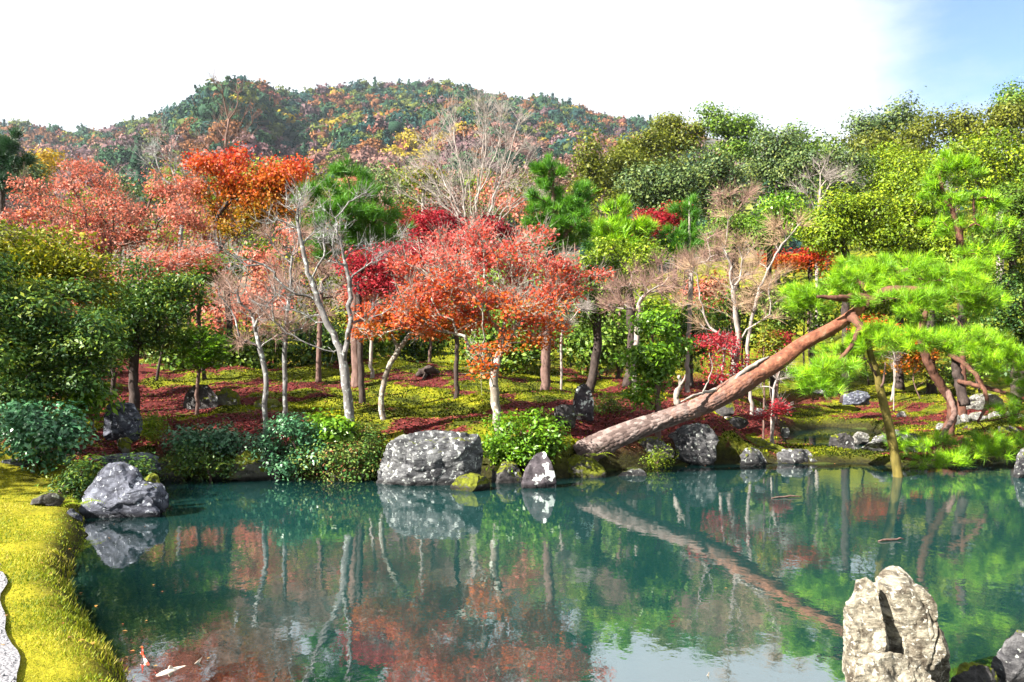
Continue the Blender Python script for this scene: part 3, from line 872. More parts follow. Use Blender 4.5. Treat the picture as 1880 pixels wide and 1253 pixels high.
rock('boulder', 'large rounded grey boulder with cracks at the left shore of the pond', [(140, 950), (143, 905), (163, 872), (188, 853), (215, 850), (243, 863), (256, 884), (286, 893), (297, 918), (294, 942), (285, 975), (170, 985)], 9.75, R_blue, 0.75, 6, 0.075, 12, 3)
rock('boulder', 'small moss capped rock tucked behind the large rounded grey boulder', [(258, 905), (262, 882), (275, 869), (288, 872), (296, 890), (297, 910)], 10.3, R_moss, 0.9, 4, 0.08, 6, 4)
rock('boulder', 'massive veined grey boulder with white lichen at the water below the coral maple', [(690, 868), (698, 842), (713, 812), (738, 797), (775, 791), (800, 788), (850, 792), (880, 797), (888, 830), (884, 862), (880, 893), (850, 915), (740, 915), (688, 895)], 12.25, R_big, 0.55, 6, 0.06, 10, 5)
rock('boulder', 'low mossy stone at the foot of the massive veined boulder', [(825, 893), (838, 876), (860, 868), (890, 872), (900, 884), (900, 910), (830, 915)], 11.75, R_moss, 0.8, 4, 0.08, 6, 6)
rock('boulder', 'pointed dark rock blotched with round white lichen standing in the water', [(956, 890), (964, 862), (974, 846), (985, 834), (1000, 830), (1012, 848), (1019, 872), (1022, 888), (1018, 920), (960, 920)], 11.9, R_spot, 0.8, 5, 0.05, 9, 7)
rock('boulder', 'flat lone stone just breaking the water under the leaning pine', [(1128, 878), (1140, 866), (1158, 862), (1180, 861), (1190, 872), (1178, 895), (1140, 895)], 13.1, R_grey, 0.8, 4, 0.06, 6, 8)
rock('boulder', 'tall lichen streaked rock under the middle of the leaning pine trunk', [(1232, 850), (1230, 802), (1252, 782), (1278, 776), (1300, 780), (1314, 802), (1310, 858)], 14.4, R_grey, 0.9, 5, 0.09, 9, 9)
rock('boulder', 'brown mossy bank rock under the thick base of the leaning pine', [(1130, 866), (1142, 822), (1170, 803), (1205, 800), (1232, 822), (1236, 866)], 14.35, R_dark, 0.8, 5, 0.09, 9, 10)
rock('boulder', 'small squarish grey rock at the waterline right of the bank', [(1354, 862), (1357, 836), (1366, 824), (1378, 820), (1396, 827), (1407, 848), (1404, 865)], 14.3, R_grey, 0.9, 4, 0.07, 9, 11)
rock('boulder', 'flat topped ledge stone lying on the little leaf covered spit', [(1426, 858), (1428, 832), (1440, 824), (1482, 824), (1494, 838), (1490, 860)], 14.6, R_grey, 0.8, 4, 0.06, 8, 12)
rock('boulder', 'thin low slab at the tip of the spit beside the ledge stone', [(1482, 858), (1488, 842), (1503, 840), (1506, 848), (1500, 860)], 14.6, R_grey, 1.2, 3, 0.06, 5, 13)
rock('boulder', 'low slab between the squarish rock and the ledge stone', [(1404, 858), (1410, 845), (1425, 842), (1434, 850), (1430, 862)], 14.7, R_grey, 1.0, 3, 0.06, 5, 14)
rock('boulder', 'dark overgrown bank rock behind the squarish grey rock', [(1312, 852), (1316, 818), (1345, 800), (1400, 806), (1440, 822), (1440, 852)], 15.2, R_moss, 0.7, 5, 0.10, 9, 15)
rock('standing_stone', 'upright pointed stone slab on the mossy mound', [(1055, 770), (1052, 738), (1058, 712), (1073, 702), (1084, 714), (1090, 738), (1090, 775)], 14.6, R_spot, 0.5, 5, 0.05, 9, 16)
rock('boulder', 'blocky square stone leaning beside the upright pointed slab', [(1017, 785), (1018, 748), (1028, 742), (1055, 744), (1059, 768), (1056, 788)], 14.1, R_dark, 0.9, 4, 0.05, 8, 17)
rock('boulder', 'tall grey rock under the dark trunk on the shaded bank', [(199, 808), (197, 765), (206, 742), (222, 737), (247, 740), (258, 762), (262, 785), (255, 810)], 13.0, R_blue, 0.7, 5, 0.07, 10, 18)
rock('boulder', 'dark moss covered boulder on the shaded slope', [(335, 760), (338, 725), (356, 707), (380, 706), (400, 728), (402, 765)], 15.6, R_dark, 0.8, 5, 0.09, 9, 19)
rock('boulder', 'mossy rounded boulder pressed against the dark one on the slope', [(392, 762), (398, 720), (416, 710), (438, 722), (442, 750), (436, 768)], 15.8, R_moss, 0.8, 4, 0.08, 7, 20)
rock('boulder', 'low mossy hump of stone between the two thin grey trunks', [(458, 764), (462, 742), (482, 731), (506, 734), (518, 752), (516, 768)], 15.4, R_moss, 0.9, 4, 0.08, 6, 21)
rock('boulder', 'moss draped rock at the waterline left of the low shrubs', [(420, 885), (424, 856), (440, 830), (462, 812), (480, 818), (492, 850), (498, 885)], 12.55, R_moss, 0.7, 5, 0.09, 9, 22)
rock('boulder', 'grey rock showing between shrub leaves beside the moss draped rock', [(452, 882), (456, 832), (470, 814), (492, 812), (510, 840), (520, 884)], 12.75, R_grey, 0.7, 4, 0.08, 8, 23)
rock('boulder', 'dark bank rock with a flat moss top near the left inlet', [(285, 895), (284, 848), (300, 838), (335, 836), (345, 860), (342, 895)], 12.7, R_moss, 0.8, 4, 0.08, 8, 24)
rock('boulder', 'shadowed mossy bank rock below the blue green shrub', [(345, 890), (348, 846), (375, 838), (410, 842), (424, 862), (424, 892)], 12.8, R_moss, 0.7, 4, 0.08, 8, 25)
rock('stone_slab', 'long flat ledge slab at the far edge of the lawn', [(136, 862), (140, 845), (170, 838), (215, 834), (262, 833), (282, 840), (284, 868)], 11.9, R_blue, 0.5, 5, 0.05, 8, 26)
rock('stone_slab', 'low bluish stone half sunk in moss at the edge of the lawn', [(-12, 872), (-8, 850), (10, 843), (38, 841), (60, 845), (64, 860), (58, 875)], 11.0, R_blue, 0.8, 4, 0.05, 7, 27)
rock('boulder', 'small pale stone between the sunk stone and the ledge slab', [(102, 858), (106, 842), (116, 836), (130, 836), (137, 848), (134, 860)], 11.4, R_blue, 0.9, 4, 0.06, 6, 28)
rock('stone_slab', 'dark flat stone set flush in the lawn beside the large rounded boulder', [(64, 925), (70, 910), (90, 901), (112, 902), (124, 912), (118, 928)], 9.6, R_dark, 1.0, 4, 0.05, 6, 29)
rock('boulder', 'mossy ball shaped stone on red leaves behind the ledge slab', [(212, 830), (213, 812), (222, 804), (234, 803), (242, 812), (241, 832)], 12.7, R_moss, 1.0, 4, 0.06, 6, 30)
rock('boulder', 'pinkish stone under the blue green bush', [(62, 845), (68, 832), (80, 829), (90, 838), (90, 850)], 11.4, R_dark, 1.0, 3, 0.06, 6, 31)
rock('stone_slab', 'small dark stone at the grass edge below the large rounded boulder', [(116, 955), (120, 942), (132, 938), (146, 944), (150, 960)], 9.35, R_blue, 1.0, 3, 0.06, 6, 32)

rock('boulder', 'tall pale sunlit rock with a split face in the near corner', [(1600, 1320), (1600, 1200), (1598, 1110), (1604, 1072), (1622, 1065), (1640, 1052), (1668, 1051), (1688, 1060), (1700, 1088), (1712, 1118), (1722, 1165), (1736, 1225), (1750, 1275), (1754, 1320)], 4.60, R_pale, 0.95, 6, 0.05, 6, 33)
rock('boulder', 'narrow pale slab pressed against the tall sunlit rock', [(1548, 1310), (1552, 1200), (1549, 1145), (1553, 1108), (1566, 1090), (1572, 1066), (1590, 1059), (1606, 1068), (1613, 1110), (1622, 1160), (1634, 1220), (1632, 1310)], 4.50, R_pale, 0.95, 6, 0.05, 4, 34)
rock('boulder', 'low knobbly pale rock in front of the tall sunlit rock', [(1536, 1320), (1540, 1245), (1560, 1222), (1590, 1203), (1620, 1196), (1660, 1202), (1690, 1215), (1715, 1250), (1720, 1320)], 4.36, R_pale, 0.7, 6, 0.09, 9, 35)
rock('boulder', 'low dark rock in the water beside the tall sunlit rock', [(1735, 1300), (1742, 1240), (1775, 1220), (1800, 1218), (1830, 1232), (1850, 1260), (1850, 1310)], 4.7, R_dark, 0.9, 5, 0.08, 9, 36)
rock('boulder', 'grey mossy rock cut off by the edge of the picture near the low dark rock', [(1832, 1300), (1836, 1215), (1850, 1175), (1872, 1160), (1900, 1165), (1925, 1190), (1930, 1300)], 4.8, R_grey, 0.9, 5, 0.07, 9, 37)

rock('boulder', 'broad grey bank rock behind the bamboo prop', [(1585, 850), (1592, 818), (1615, 800), (1650, 792), (1680, 796), (1700, 815), (1705, 850)], 15.3, R_grey, 0.8, 5, 0.08, 9, 38)
rock('boulder', 'whitish rock in the little back pool', [(1562, 818), (1566, 800), (1578, 792), (1594, 797), (1600, 818)], 17.6, R_white, 0.9, 4, 0.07, 7, 39)
rock('boulder', 'small whitish rock beside the one in the back pool', [(1600, 818), (1606, 802), (1620, 799), (1628, 812), (1624, 822)], 17.8, R_white, 0.9, 3, 0.07, 6, 40)
rock('boulder', 'brown flat rock at the back of the leafy spit', [(1515, 838), (1524, 800), (1550, 793), (1566, 805), (1566, 838)], 16.4, R_dark, 0.8, 4, 0.07, 7, 41)
rock('boulder', 'flat topped grey rock on the far lawn behind the leaning pine crown', [(1545, 745), (1550, 724), (1575, 717), (1598, 721), (1602, 745)], 21.5, R_blue, 0.7, 4, 0.06, 7, 42)
rock('stone_slab', 'wide pale layered slab on the grass behind the crooked pine', [(1752, 752), (1758, 738), (1785, 724), (1815, 722), (1838, 734), (1842, 750)], 21.0, R_white, 0.7, 4, 0.06, 9, 43)
for i, (x, y, w_, h_, yy, lb) in enumerate([
        (1656, 762, 10, 7, 21.5, 'small white stone on the far grassy edge of the back pool'),
        (1754, 772, 11, 9, 18.8, 'white rounded stone right of the crooked pine trunk'),
        (1770, 768, 12, 8, 19.2, 'larger white stone beside the white rounded stone'),
        (1794, 766, 15, 9, 19.2, 'broad whitish stone under the red curved branch'),
        (1828, 764, 14, 10, 19.0, 'pale stone in the row along the right bank'),
        (1860, 764, 18, 11, 19.0, 'pale grey stone ending the row at the right bank'),
        (1730, 786, 10, 10, 18.0, 'small pale stone at the foot of the crooked pine'),
        (1788, 798, 18, 15, 17.2, 'grey stone at the waterline behind the low pine boughs'),
        (1850, 800, 28, 18, 17.0, 'long grey stone on the right bank behind the low pine boughs'),
        (1395, 757, 10, 7, 16.5, 'small grey stone beside the red leaved sapling'),
        (1352, 776, 22, 12, 16.0, 'grey stone half buried in red leaves behind the bank'),
        (1330, 748, 18, 16, 17.0, 'dark stone in the shade behind the leaning pine'),
        (1442, 792, 8, 9, 15.6, 'little round stone at the corner of the back pool'),
        (1515, 712, 26, 12, 24.0, 'low grey stone on the lawn behind the leaning pine')]):
    rs_ = np.random.default_rng(200 + i)
    a = np.linspace(0, 2 * math.pi, 9, endpoint=False)
    rock('boulder', lb, [(x + w_ * math.cos(t) * rs_.uniform(.85, 1.1), y - h_ * math.sin(t) * rs_.uniform(.8, 1.1) + (3 if math.sin(t) < 0 else 0)) for t in a], yy,
         R_white if i < 7 else (R_grey if i in (9, 12, 13) else R_dark), 0.9, 3, 0.07, 7, 50 + i)
rock('boulder', 'mossy grey rock at the right edge of the water', [(1856, 905), (1860, 850), (1875, 825), (1900, 815), (1925, 850), (1925, 905)], 12.9, R_grey, 0.8, 4, 0.08, 8, 70)

rock('boulder', 'mossy bank stone in front of the base of the leaning pine', [(1026, 895), (1032, 852), (1055, 836), (1090, 842), (1112, 862), (1114, 890)], 13.0, R_moss, 0.7, 5, 0.08, 8, 81)
rock('boulder', 'dark wet stone in the gap under the bright green glossy bush', [(900, 900), (904, 862), (925, 846), (948, 850), (958, 872), (956, 900)], 12.45, R_dark, 0.8, 4, 0.08, 8, 82)
rock('boulder', 'mossy stone under the red tinged azalea at the waterline', [(600, 898), (606, 868), (630, 858), (668, 862), (690, 880), (690, 898)], 12.6, R_moss, 0.7, 4, 0.08, 8, 83)

# ------------------------------------------------------------------ mountain and its trees
CREST = [(-700, 255), (-200, 240), (0, 224), (60, 230), (130, 240), (200, 236), (250, 220), (300, 206), (350, 190), (395, 160), (440, 151), (500, 162), (545, 172), (590, 164), (650, 152), (700, 148),
         (800, 151), (870, 166), (940, 180), (1010, 182), (1080, 202), (1150, 216), (1220, 224), (1300, 236), (1500, 262), (1900, 290), (2600, 320)]
CPX = np.array([c[0] for c in CREST], float); CPY = np.array([c[1] for c in CREST], float)
def mount_z(u, Y):
    px = CX + F * u
    py = np.interp(px, CPX, CPY) + 15
    Yc = 620 - 150 * np.exp(-((px - 430) / 110) ** 2)
    zc = H + (HY - py) / F * Yc
    t = np.clip((Y - 105) / (Yc - 105), 0, 1.4)
    s = np.where(t < 1, t ** 1.12, 1 - 0.55 * (t - 1))
    z0 = 4.0
    spur = 13 * np.sin(u * 17 + 0.8 + 1.8 * np.sin(t * 3)) + 7 * np.sin(u * 41 + 2 + 3 * t) + 4 * np.sin(u * 23 - t * 13)
    return z0 + (zc - z0) * s + spur * np.clip(t, 0, 1) * np.clip(1 - t, 0, 1) * 2.2
us = np.linspace(-1.3, 1.3, 150); ts = np.concatenate([np.linspace(104, 640, 90), np.linspace(660, 800, 8)])
U, TY = np.meshgrid(us, ts)
MZ = mount_z(U, TY)
mi = np.arange(U.size).reshape(U.shape)
mq = np.stack([mi[:-1, :-1].ravel(), mi[:-1, 1:].ravel(), mi[1:, 1:].ravel(), mi[1:, :-1].ravel()], 1)
m_, t_, o_ = nt('forest_floor')
tc_ = N(t_, 'ShaderNodeTexCoord'); nz_ = N(t_, 'ShaderNodeTexNoise', Scale=0.08, Detail=5.0); t_.links.new(tc_.outputs['Object'], nz_.inputs['Vector'])
rp_ = ramp(t_, [(0.35, (0.025, 0.03, 0.02)), (0.65, (0.07, 0.05, 0.03))]); t_.links.new(nz_.outputs['Fac'], rp_.inputs['Fac'])
b_ = N(t_, 'ShaderNodeBsdfPrincipled', Roughness=1.0); t_.links.new(rp_.outputs['Color'], b_.inputs['Base Color']); t_.links.new(b_.outputs['BSDF'], o_.inputs['Surface'])
tag(obj('mountain', mesh_np('mountain', np.stack([(U * TY).ravel(), TY.ravel(), MZ.ravel()], 1), mq, smooth=True), m_), 'long wooded mountain with two summits behind the garden', kind='structure')

FOREST = {  # colour word: dark to light
    'dark green': [(0.008, 0.030, 0.016), (0.022, 0.062, 0.028), (0.055, 0.11, 0.035)],
    'deep blue-green': [(0.006, 0.026, 0.026), (0.016, 0.052, 0.044), (0.036, 0.085, 0.06)],
    'olive': [(0.03, 0.045, 0.010), (0.08, 0.10, 0.016), (0.15, 0.16, 0.025)],
    'rust orange': [(0.07, 0.028, 0.012), (0.155, 0.065, 0.024), (0.24, 0.11, 0.04)],
    'russet': [(0.07, 0.024, 0.018), (0.15, 0.052, 0.034), (0.23, 0.09, 0.055)],
    'dusty pink': [(0.08, 0.042, 0.040), (0.18, 0.095, 0.08), (0.28, 0.165, 0.13)],
    'mauve brown': [(0.055, 0.032, 0.038), (0.11, 0.064, 0.07), (0.17, 0.105, 0.11)],
    'yellow': [(0.13, 0.10, 0.010), (0.25, 0.19, 0.012), (0.36, 0.28, 0.02)],
}
FM = {k: leaf_mat('forest_' + k.replace(' ', '_').replace('-', '_'), v, 0.1, 0.8, 0.1) for k, v in FOREST.items()}

def forest_template(seed, sub, ncl, per, conifer=False, L=0.22):
    """unit crown: a lumpy core with leaf-clump faces all over it; base at z=0, top near z=1.6"""
    rs = np.random.default_rng(seed)
    V, T = ICO[sub]; V = V.copy()
    V *= (1 + 0.30 * fbm(V, 2.0, 2, seed))[:, None] * 0.84
    V[:, 2] = V[:, 2] * 0.8 + 0.85
    cl = rs.normal(size=(ncl, 3)); cl[:, 2] = np.abs(cl[:, 2]) * 1.0 - 0.25; cl /= np.linalg.norm(cl, axis=1)[:, None]
    cl *= rs.uniform(0.86, 1.04, ncl)[:, None]
    cl[:, 2] = cl[:, 2] * 0.85 + 0.85
    if conifer:
        hh = rs.uniform(0.1, 2.1, ncl); a = rs.uniform(0, 6.28, ncl); r = (2.2 - hh) * 0.34 * rs.uniform(.7, 1.05, ncl)
        cl = np.stack([np.cos(a) * r, np.sin(a) * r, hh], 1)
        V = ICO[sub][0].copy(); V[:, 2] = V[:, 2] + 1.05; k = np.clip((2.15 - V[:, 2]) / 2, 0.03, 1) * 0.62; V[:, :2] *= k[:, None]
    Vl, Q, var = leaves_at(cl, rs, per, 0.13, L, 0.85, 0.15, 0.8, 0.6, centre=np.array([0, 0, 0.7]))
    vv = np.concatenate([np.clip(.12 + rs.normal(0, .10, len(T)), 0, 1), var])
    return np.vstack([V, Vl]), T, Q + len(V), vv

TM_near = [forest_template(s, 2, 46, 14, False, 0.19) for s in (1, 2, 3, 4, 5)] + [forest_template(9, 2, 40, 14, True, 0.17)]
TM_far = [forest_template(s, 1, 20, 4, False, 0.32) for s in (11, 12, 13, 14)] + [forest_template(19, 1, 16, 6, True, 0.26)]

frs = np.random.default_rng(41)
spots = []
Y = 128.0
while Y < 660:
    sp = 6.6 if Y < 500 else 7.4
    xx = np.arange(-0.78 * Y, (0.36 if Y > 340 else 0.72) * Y, sp)
    xx = xx + frs.uniform(-2.6, 2.6, len(xx)); yy = Y + frs.uniform(-2.6, 2.6, len(xx))
    for x, y in zip(xx, yy):
        u = x / y; px = CX + F * u
        Yc = 620 - 150 * math.exp(-((px - 430) / 110) ** 2)
        if y > Yc + 10 or px < -140 or (px > 1290 and y > 345): continue
        z = float(mount_z(np.array(u), np.array(y)))
        py = HY - (z + 7 - H) / y * F
        if py > (375 if px < 1000 else 420): continue
        spots.append((x, y, z, px, py))
    Y += sp * (1.0 if Y < 300 else 1.25)
def forest_kind(px, py, x, y, r):
    n = float(wob(x * 0.03, y * 0.022, 1, 2)) ; n2 = float(wob(x * 0.06, y * 0.05, 1, 20)); n3 = float(wob(x * 0.055, y * 0.04, 1, 10))
    v = r.uniform()
    if px > 1050 and py > 300: return r.choice(['dark green', 'olive', 'deep blue-green', 'mauve brown'], p=[.45, .35, .1, .1])
    top = np.interp(px, CPX, CPY)
    k = (py - top)
    if v < 0.018 + (0.05 if 690 < px < 860 and 255 < py < 300 else 0): return 'yellow'
    if 690 < px < 830 and 252 < py < 290 and n2 > 0: return 'yellow'
    low = sm(225, 285, py - 0.0 + 25 * n2)
    if px < 560 and 235 < py: low = min(1, low + 0.02)
    if n > 0.35 and v < 0.38 and k < 95: return r.choice(['rust orange', 'russet'], p=[.65, .35])
    if r.uniform() < low * 0.85:
        return r.choice(['dusty pink', 'mauve brown', 'russet', 'rust orange', 'olive', 'dark green'], p=[.28, .28, .08, .08, .14, .14])
    return r.choice(['dark green', 'deep blue-green', 'olive', 'rust orange', 'mauve brown'], p=[.42, .30, .20, .05, .03] if n3 < .25 else [.20, .12, .42, .14, .12])
spots.sort(key=lambda s: s[1])
ORD = ['first', 'second', 'third', 'fourth', 'fifth', 'sixth', 'seventh', 'eighth', 'ninth', 'tenth', 'eleventh', 'twelfth']
SECT = [(-999, 90, 'at the far left end'), (90, 190, 'above the salmon maple'), (190, 290, 'above the orange maple'), (290, 380, 'behind the leafless trees'), (380, 480, 'under the left summit'),
        (480, 570, 'past the left summit'), (570, 640, 'under the saddle'), (640, 720, 'before the broad summit'), (720, 800, 'under the broad summit'), (800, 880, 'behind the many stemmed tree'),
        (880, 960, 'beside the many stemmed tree'), (960, 1060, 'above the young pine'), (1060, 9999, 'on the right shoulder')]
things_f, stuff_f = [], []
inview = [s for s in spots if -5 < s[3] < 1200]
# the 290 that show largest: nearest first, at least partly clear of the garden trees
clear = [s for s in inview if s[4] < np.interp(s[3], [0, 230, 330, 560, 700, 950, 1090, 1200], [300, 300, 262, 300, 330, 320, 300, 250])]
near_ids = set(id(s) for s in sorted(clear, key=lambda s: s[1])[:290])
rows = []
for s in spots:
    kd = forest_kind(s[3], s[4], s[0], s[1], frs)
    if id(s) in near_ids: rows.append((s, kd))
    else: stuff_f.append((s, kd))
meshes_n = []
for (V, T, Q_, vv) in TM_near:
    meshes_n.append((V, T, Q_, vv))
mesh_cache = {}
def forest_mesh(ti, kd):
    if (ti, kd) not in mesh_cache:
        V, T, Q_, vv = meshes_n[ti]
        me = mesh_np('forest_crown', V, [T, Q_], vv); me.materials.append(FM[kd]); mesh_cache[(ti, kd)] = me
    return mesh_cache[(ti, kd)]
trunk_me = {}
V, Q_, T_ = tube([[0, 0, -0.6], [0.02, 0, 0.3], [0, 0.02, 0.9]], [0.07, 0.055, 0.03], 5)
TRUNK_FAR = mesh_np('forest_trunk', V, [Q_, T_], smooth=True); TRUNK_FAR.materials.append(B_brown)
bucket = {}
for s, kd in rows:
    sec = next(t for a, b, t in SECT if a <= s[3] < b)
    hgt = s[4] - np.interp(s[3], CPX, CPY)
    band = 'near the ridge' if hgt < 32 else ('half-way up' if hgt < 85 else 'low')
    bucket.setdefault((kd, sec, band), []).append(s)
for (kd, sec, band), ss in bucket.items():
    ss.sort(key=lambda s: s[3])
    for i, s in enumerate(ss):
        con = kd in ('deep blue-green',) and frs.uniform() < 0.3
        ti = 5 if con else int(frs.integers(0, 5))
        shape = 'round' if not con else 'pointed'
        pre = '' if len(ss) == 1 else ((ORD[i] + ' ') if i < len(ORD) else f'{i + 1}th ')
        where = {'near the ridge': 'near the ridge', 'half-way up': 'half-way up', 'low': 'low down'}[band]
        lab = f"{pre}{kd} {'' if shape == 'round' else 'pointed '}tree{' from the left' if len(ss) > 1 else ''} {where} {sec}"
        r = frs.choice([frs.uniform(2.6, 3.6), frs.uniform(3.4, 4.8), frs.uniform(4.6, 6.0)], p=[.35, .45, .2]) * (1.08 if kd in ('dusty pink', 'mauve brown') else 1)
        o = thing('forest_tree', (s[0], s[1], s[2] - 0.3), lab.strip(), 'tree', 'trees on the wooded mountain')
        o.scale = (r, r, r * (frs.uniform(0.85, 1.15))); o.rotation_euler = (0, 0, frs.uniform(0, 6.28))
        obj('crown', forest_mesh(ti, kd), None, o); obj('trunk', TRUNK_FAR, None, o)
Vs, Ts, Qs, vvs, ms = [], [], [], [], []
off = 0; keys = list(FM)
byk = {k: [] for k in keys}
for s, kd in stuff_f: byk[kd].append(s)
parts = []
for kd in keys:
    Vs, Ts, Qs, v1, v2 = [], [], [], [], []; off = 0
    for s in byk[kd]:
        con = kd in ('deep blue-green', 'dark green') and frs.uniform() < 0.18
        V, T, Q_, vv = TM_far[4] if con else TM_far[int(frs.integers(0, 4))]
        r = frs.choice([frs.uniform(2.6, 3.6), frs.uniform(3.4, 4.8), frs.uniform(4.6, 6.0)], p=[.35, .45, .2]); a = frs.uniform(0, 6.28)
        c_, s_ = math.cos(a), math.sin(a)
        R = V.copy() * np.array([r * frs.uniform(.85, 1.2), r, r * frs.uniform(.85, 1.35)]); R = np.stack([R[:, 0] * c_ - R[:, 1] * s_, R[:, 0] * s_ + R[:, 1] * c_, R[:, 2]], 1)
        Vs.append(R + np.array([s[0], s[1], s[2] - 0.3])); Ts.append(T + off); Qs.append(Q_ + off); off += len(V)
        b = frs.uniform(-.15, .15); v1.append(vv[:len(T)]); v2.append(np.clip(vv[len(T):] + b, 0, 1))
    if Vs: parts.append((kd, np.vstack(Vs), np.vstack(Ts), np.vstack(Qs), np.concatenate(v1), np.concatenate(v2)))
# one mesh, one material slot per colour
off = 0; allV, allT, allQ, va, vb, ma, mb = [], [], [], [], [], [], []
for i, (kd, V, T, Q_, a, b) in enumerate(parts):
    allV.append(V); allT.append(T + off); allQ.append(Q_ + off); off += len(V); va.append(a); vb.append(b)
    ma.append(np.full(len(T), i)); mb.append(np.full(len(Q_), i))
me = mesh_np('mountain_forest', np.vstack(allV), [np.vstack(allT), np.vstack(allQ)], np.concatenate(va + vb))
for (kd, *_r) in parts: me.materials.append(FM[kd])
me.polygons.foreach_set('material_index', np.concatenate(ma + mb).astype(np.int32))
tag(obj('forest', me), 'dense mixed autumn woodland covering the rest of the mountain', kind='stuff')
print('forest', len(rows), len(stuff_f))

# ------------------------------------------------------------------ the air
V = np.array([[x, y, z] for x in (-1300., 1300.) for y in (-90., 1000.) for z in (-3., 262.)])
Qb = np.array([[0, 1, 3, 2], [4, 6, 7, 5], [0, 4, 5, 1], [2, 3, 7, 6], [0, 2, 6, 4], [1, 5, 7, 3]])
m_ = bpy.data.materials.new('thin_haze'); m_.use_nodes = True; t_ = m_.node_tree; t_.nodes.clear()
o_ = t_.nodes.new('ShaderNodeOutputMaterial'); v_ = t_.nodes.new('ShaderNodeVolumePrincipled')
v_.inputs['Color'].default_value = (0.72, 0.84, 1.0, 1); v_.inputs['Density'].default_value = 0.0001; v_.inputs['Anisotropy'].default_value = 0.1
t_.links.new(v_.outputs['Volume'], o_.inputs['Volume'])
tag(obj('haze', mesh_np('haze', V, Qb), m_), 'thin bluish autumn haze over the valley', kind='stuff')

# ------------------------------------------------------------------ garden trees
def top_tint(lo, hi):
    """leaf colour index rises from the base of a crown to its top, as autumn colour does"""
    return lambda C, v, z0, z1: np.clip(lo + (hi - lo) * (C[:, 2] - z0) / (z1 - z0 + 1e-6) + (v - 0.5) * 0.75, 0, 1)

# --- the coral maple in the middle
tree('maple_tree', 'wide spreading coral red maple with a forked grey trunk behind the massive boulder', 'tree', 13.3,
     [(890, 505, 190, 70, 0.2, 1.2), (900, 450, 130, 40, 0.7, .9), (1020, 545, 95, 60, 0.0), (800, 560, 90, 50, -0.2), (740, 590, 75, 34, 0, .8), (880, 655, 36, 34, -0.6, .8), (955, 615, 55, 30, -0.3, .8),
      (1050, 505, 60, 36, 0.3), (760, 500, 70, 40, 0.3), (690, 600, 40, 24, 0, .5), (1035, 610, 45, 28, -0.3, .5), (930, 560, 90, 50, -0.5)],
     B_maple, K_central, [(916, 790), (909, 740), (905, 700), (914, 660), (926, 600), (934, 540)], 0.076, 780, per=21, cr=0.14, L=0.058, wf=0.7, up=0.5, flat=0.45, bf=0.6, rt=0.003,
     twigs=2, twigL=0.34, twigw=0.006, vfun=top_tint(0.05, 0.8), cvar=0.7, wander=0.04, lump=.20, lflat=.6)
tree('maple_tree', 'crimson topped maple rising behind the coral maple', 'tree', 16.5, [(850, 428, 36, 18), (905, 422, 40, 20), (802, 450, 40, 18), (828, 404, 18, 12), (885, 412, 24, 14)], B_dark, K_crimson,
     [(838, 655), (842, 560), (850, 450)], 0.07, 110, per=40, cr=0.16, L=0.07, up=0.5)
tree('maple_tree', 'scarlet maple on a dark straight trunk behind the forked grey tree', 'tree', 16.0, [(705, 470, 66, 24), (662, 490, 36, 30), (755, 480, 50, 26), (690, 535, 40, 26), (735, 515, 40, 26)], (B_dark), K_red,
     [(666, 758), (663, 690), (662, 620), (658, 550), (662, 490)], 0.12, 200, per=34, cr=0.2, L=0.065, up=0.5, twigs=1, twigL=0.3)
tree('maple_tree', 'slender curved maple with grey lichen bark and orange leaves', 'tree', 14.2, [(745, 575, 45, 30), (830, 615, 45, 30, .6), (715, 600, 38, 26), (790, 560, 60, 30, .4), (690, 585, 40, 18)], B_maple, K_orange,
     [(707, 785), (700, 735), (712, 680), (740, 630), (772, 598), (805, 575)], 0.07, 130, per=42, cr=0.17, L=0.06, up=0.5, vfun=top_tint(.5, .9))
tree('maple_tree', 'small reddish maple with a thin pink stem half hidden behind the dark straight trunk', 'tree', 19.5, [(705, 520, 60, 50), (670, 540, 40, 40)], B_pale, K_salmon, [(684, 702), (682, 640), (690, 560)], 0.09, 90, per=40, cr=0.22, L=0.07)
tree('maple_tree', 'glowing orange red maple on a thick dark leaning trunk', 'tree', 22.0, [(460, 330, 80, 42), (395, 305, 42, 32), (510, 345, 52, 42), (420, 385, 62, 40), (365, 345, 32, 25), (540, 330, 28, 30), (480, 390, 50, 30), (410, 295, 38, 18), (550, 305, 16, 14)], B_dark, K_orange,
     [(425, 640), (415, 520), (398, 430), (405, 390), (440, 350)], 0.20, 330, per=46, cr=0.22, L=0.085, up=0.3, vfun=top_tint(.15, .9), flat=.7, lump=.28)
tree('maple_tree', 'broad salmon pink maple with thin leaves and many dark bare limbs', 'tree', 20.0,
     [(120, 395, 120, 50), (240, 380, 110, 60), (60, 360, 60, 24), (180, 335, 90, 30, .5), (310, 420, 75, 45), (110, 445, 90, 40), (240, 450, 100, 40), (345, 390, 40, 35), (160, 310, 50, 16), (40, 410, 50, 40), (290, 345, 60, 28)], B_brown, K_salmon,
     [(190, 660), (190, 590), (186, 530), (196, 480), (205, 430)], 0.15, 600, per=20, cr=0.2, L=0.072, up=0.35, twigs=2, twigL=0.45, twigw=0.006, wander=0.06, bf=.45, cvar=.8, lump=.22, lflat=.45)
tree('maple_tree', 'low orange tinted maple whose arching pale limbs reach over the shaded bank', 'tree', 17.5, [(240, 505, 70, 22), (330, 490, 60, 26), (290, 470, 60, 18), (380, 470, 40, 22)], B_pale, K_salmon,
     [(172, 640), (185, 580), (225, 545), (262, 515), (300, 480)], 0.07, 120, per=34, cr=0.2, L=0.07, twigs=2, twigL=.4)
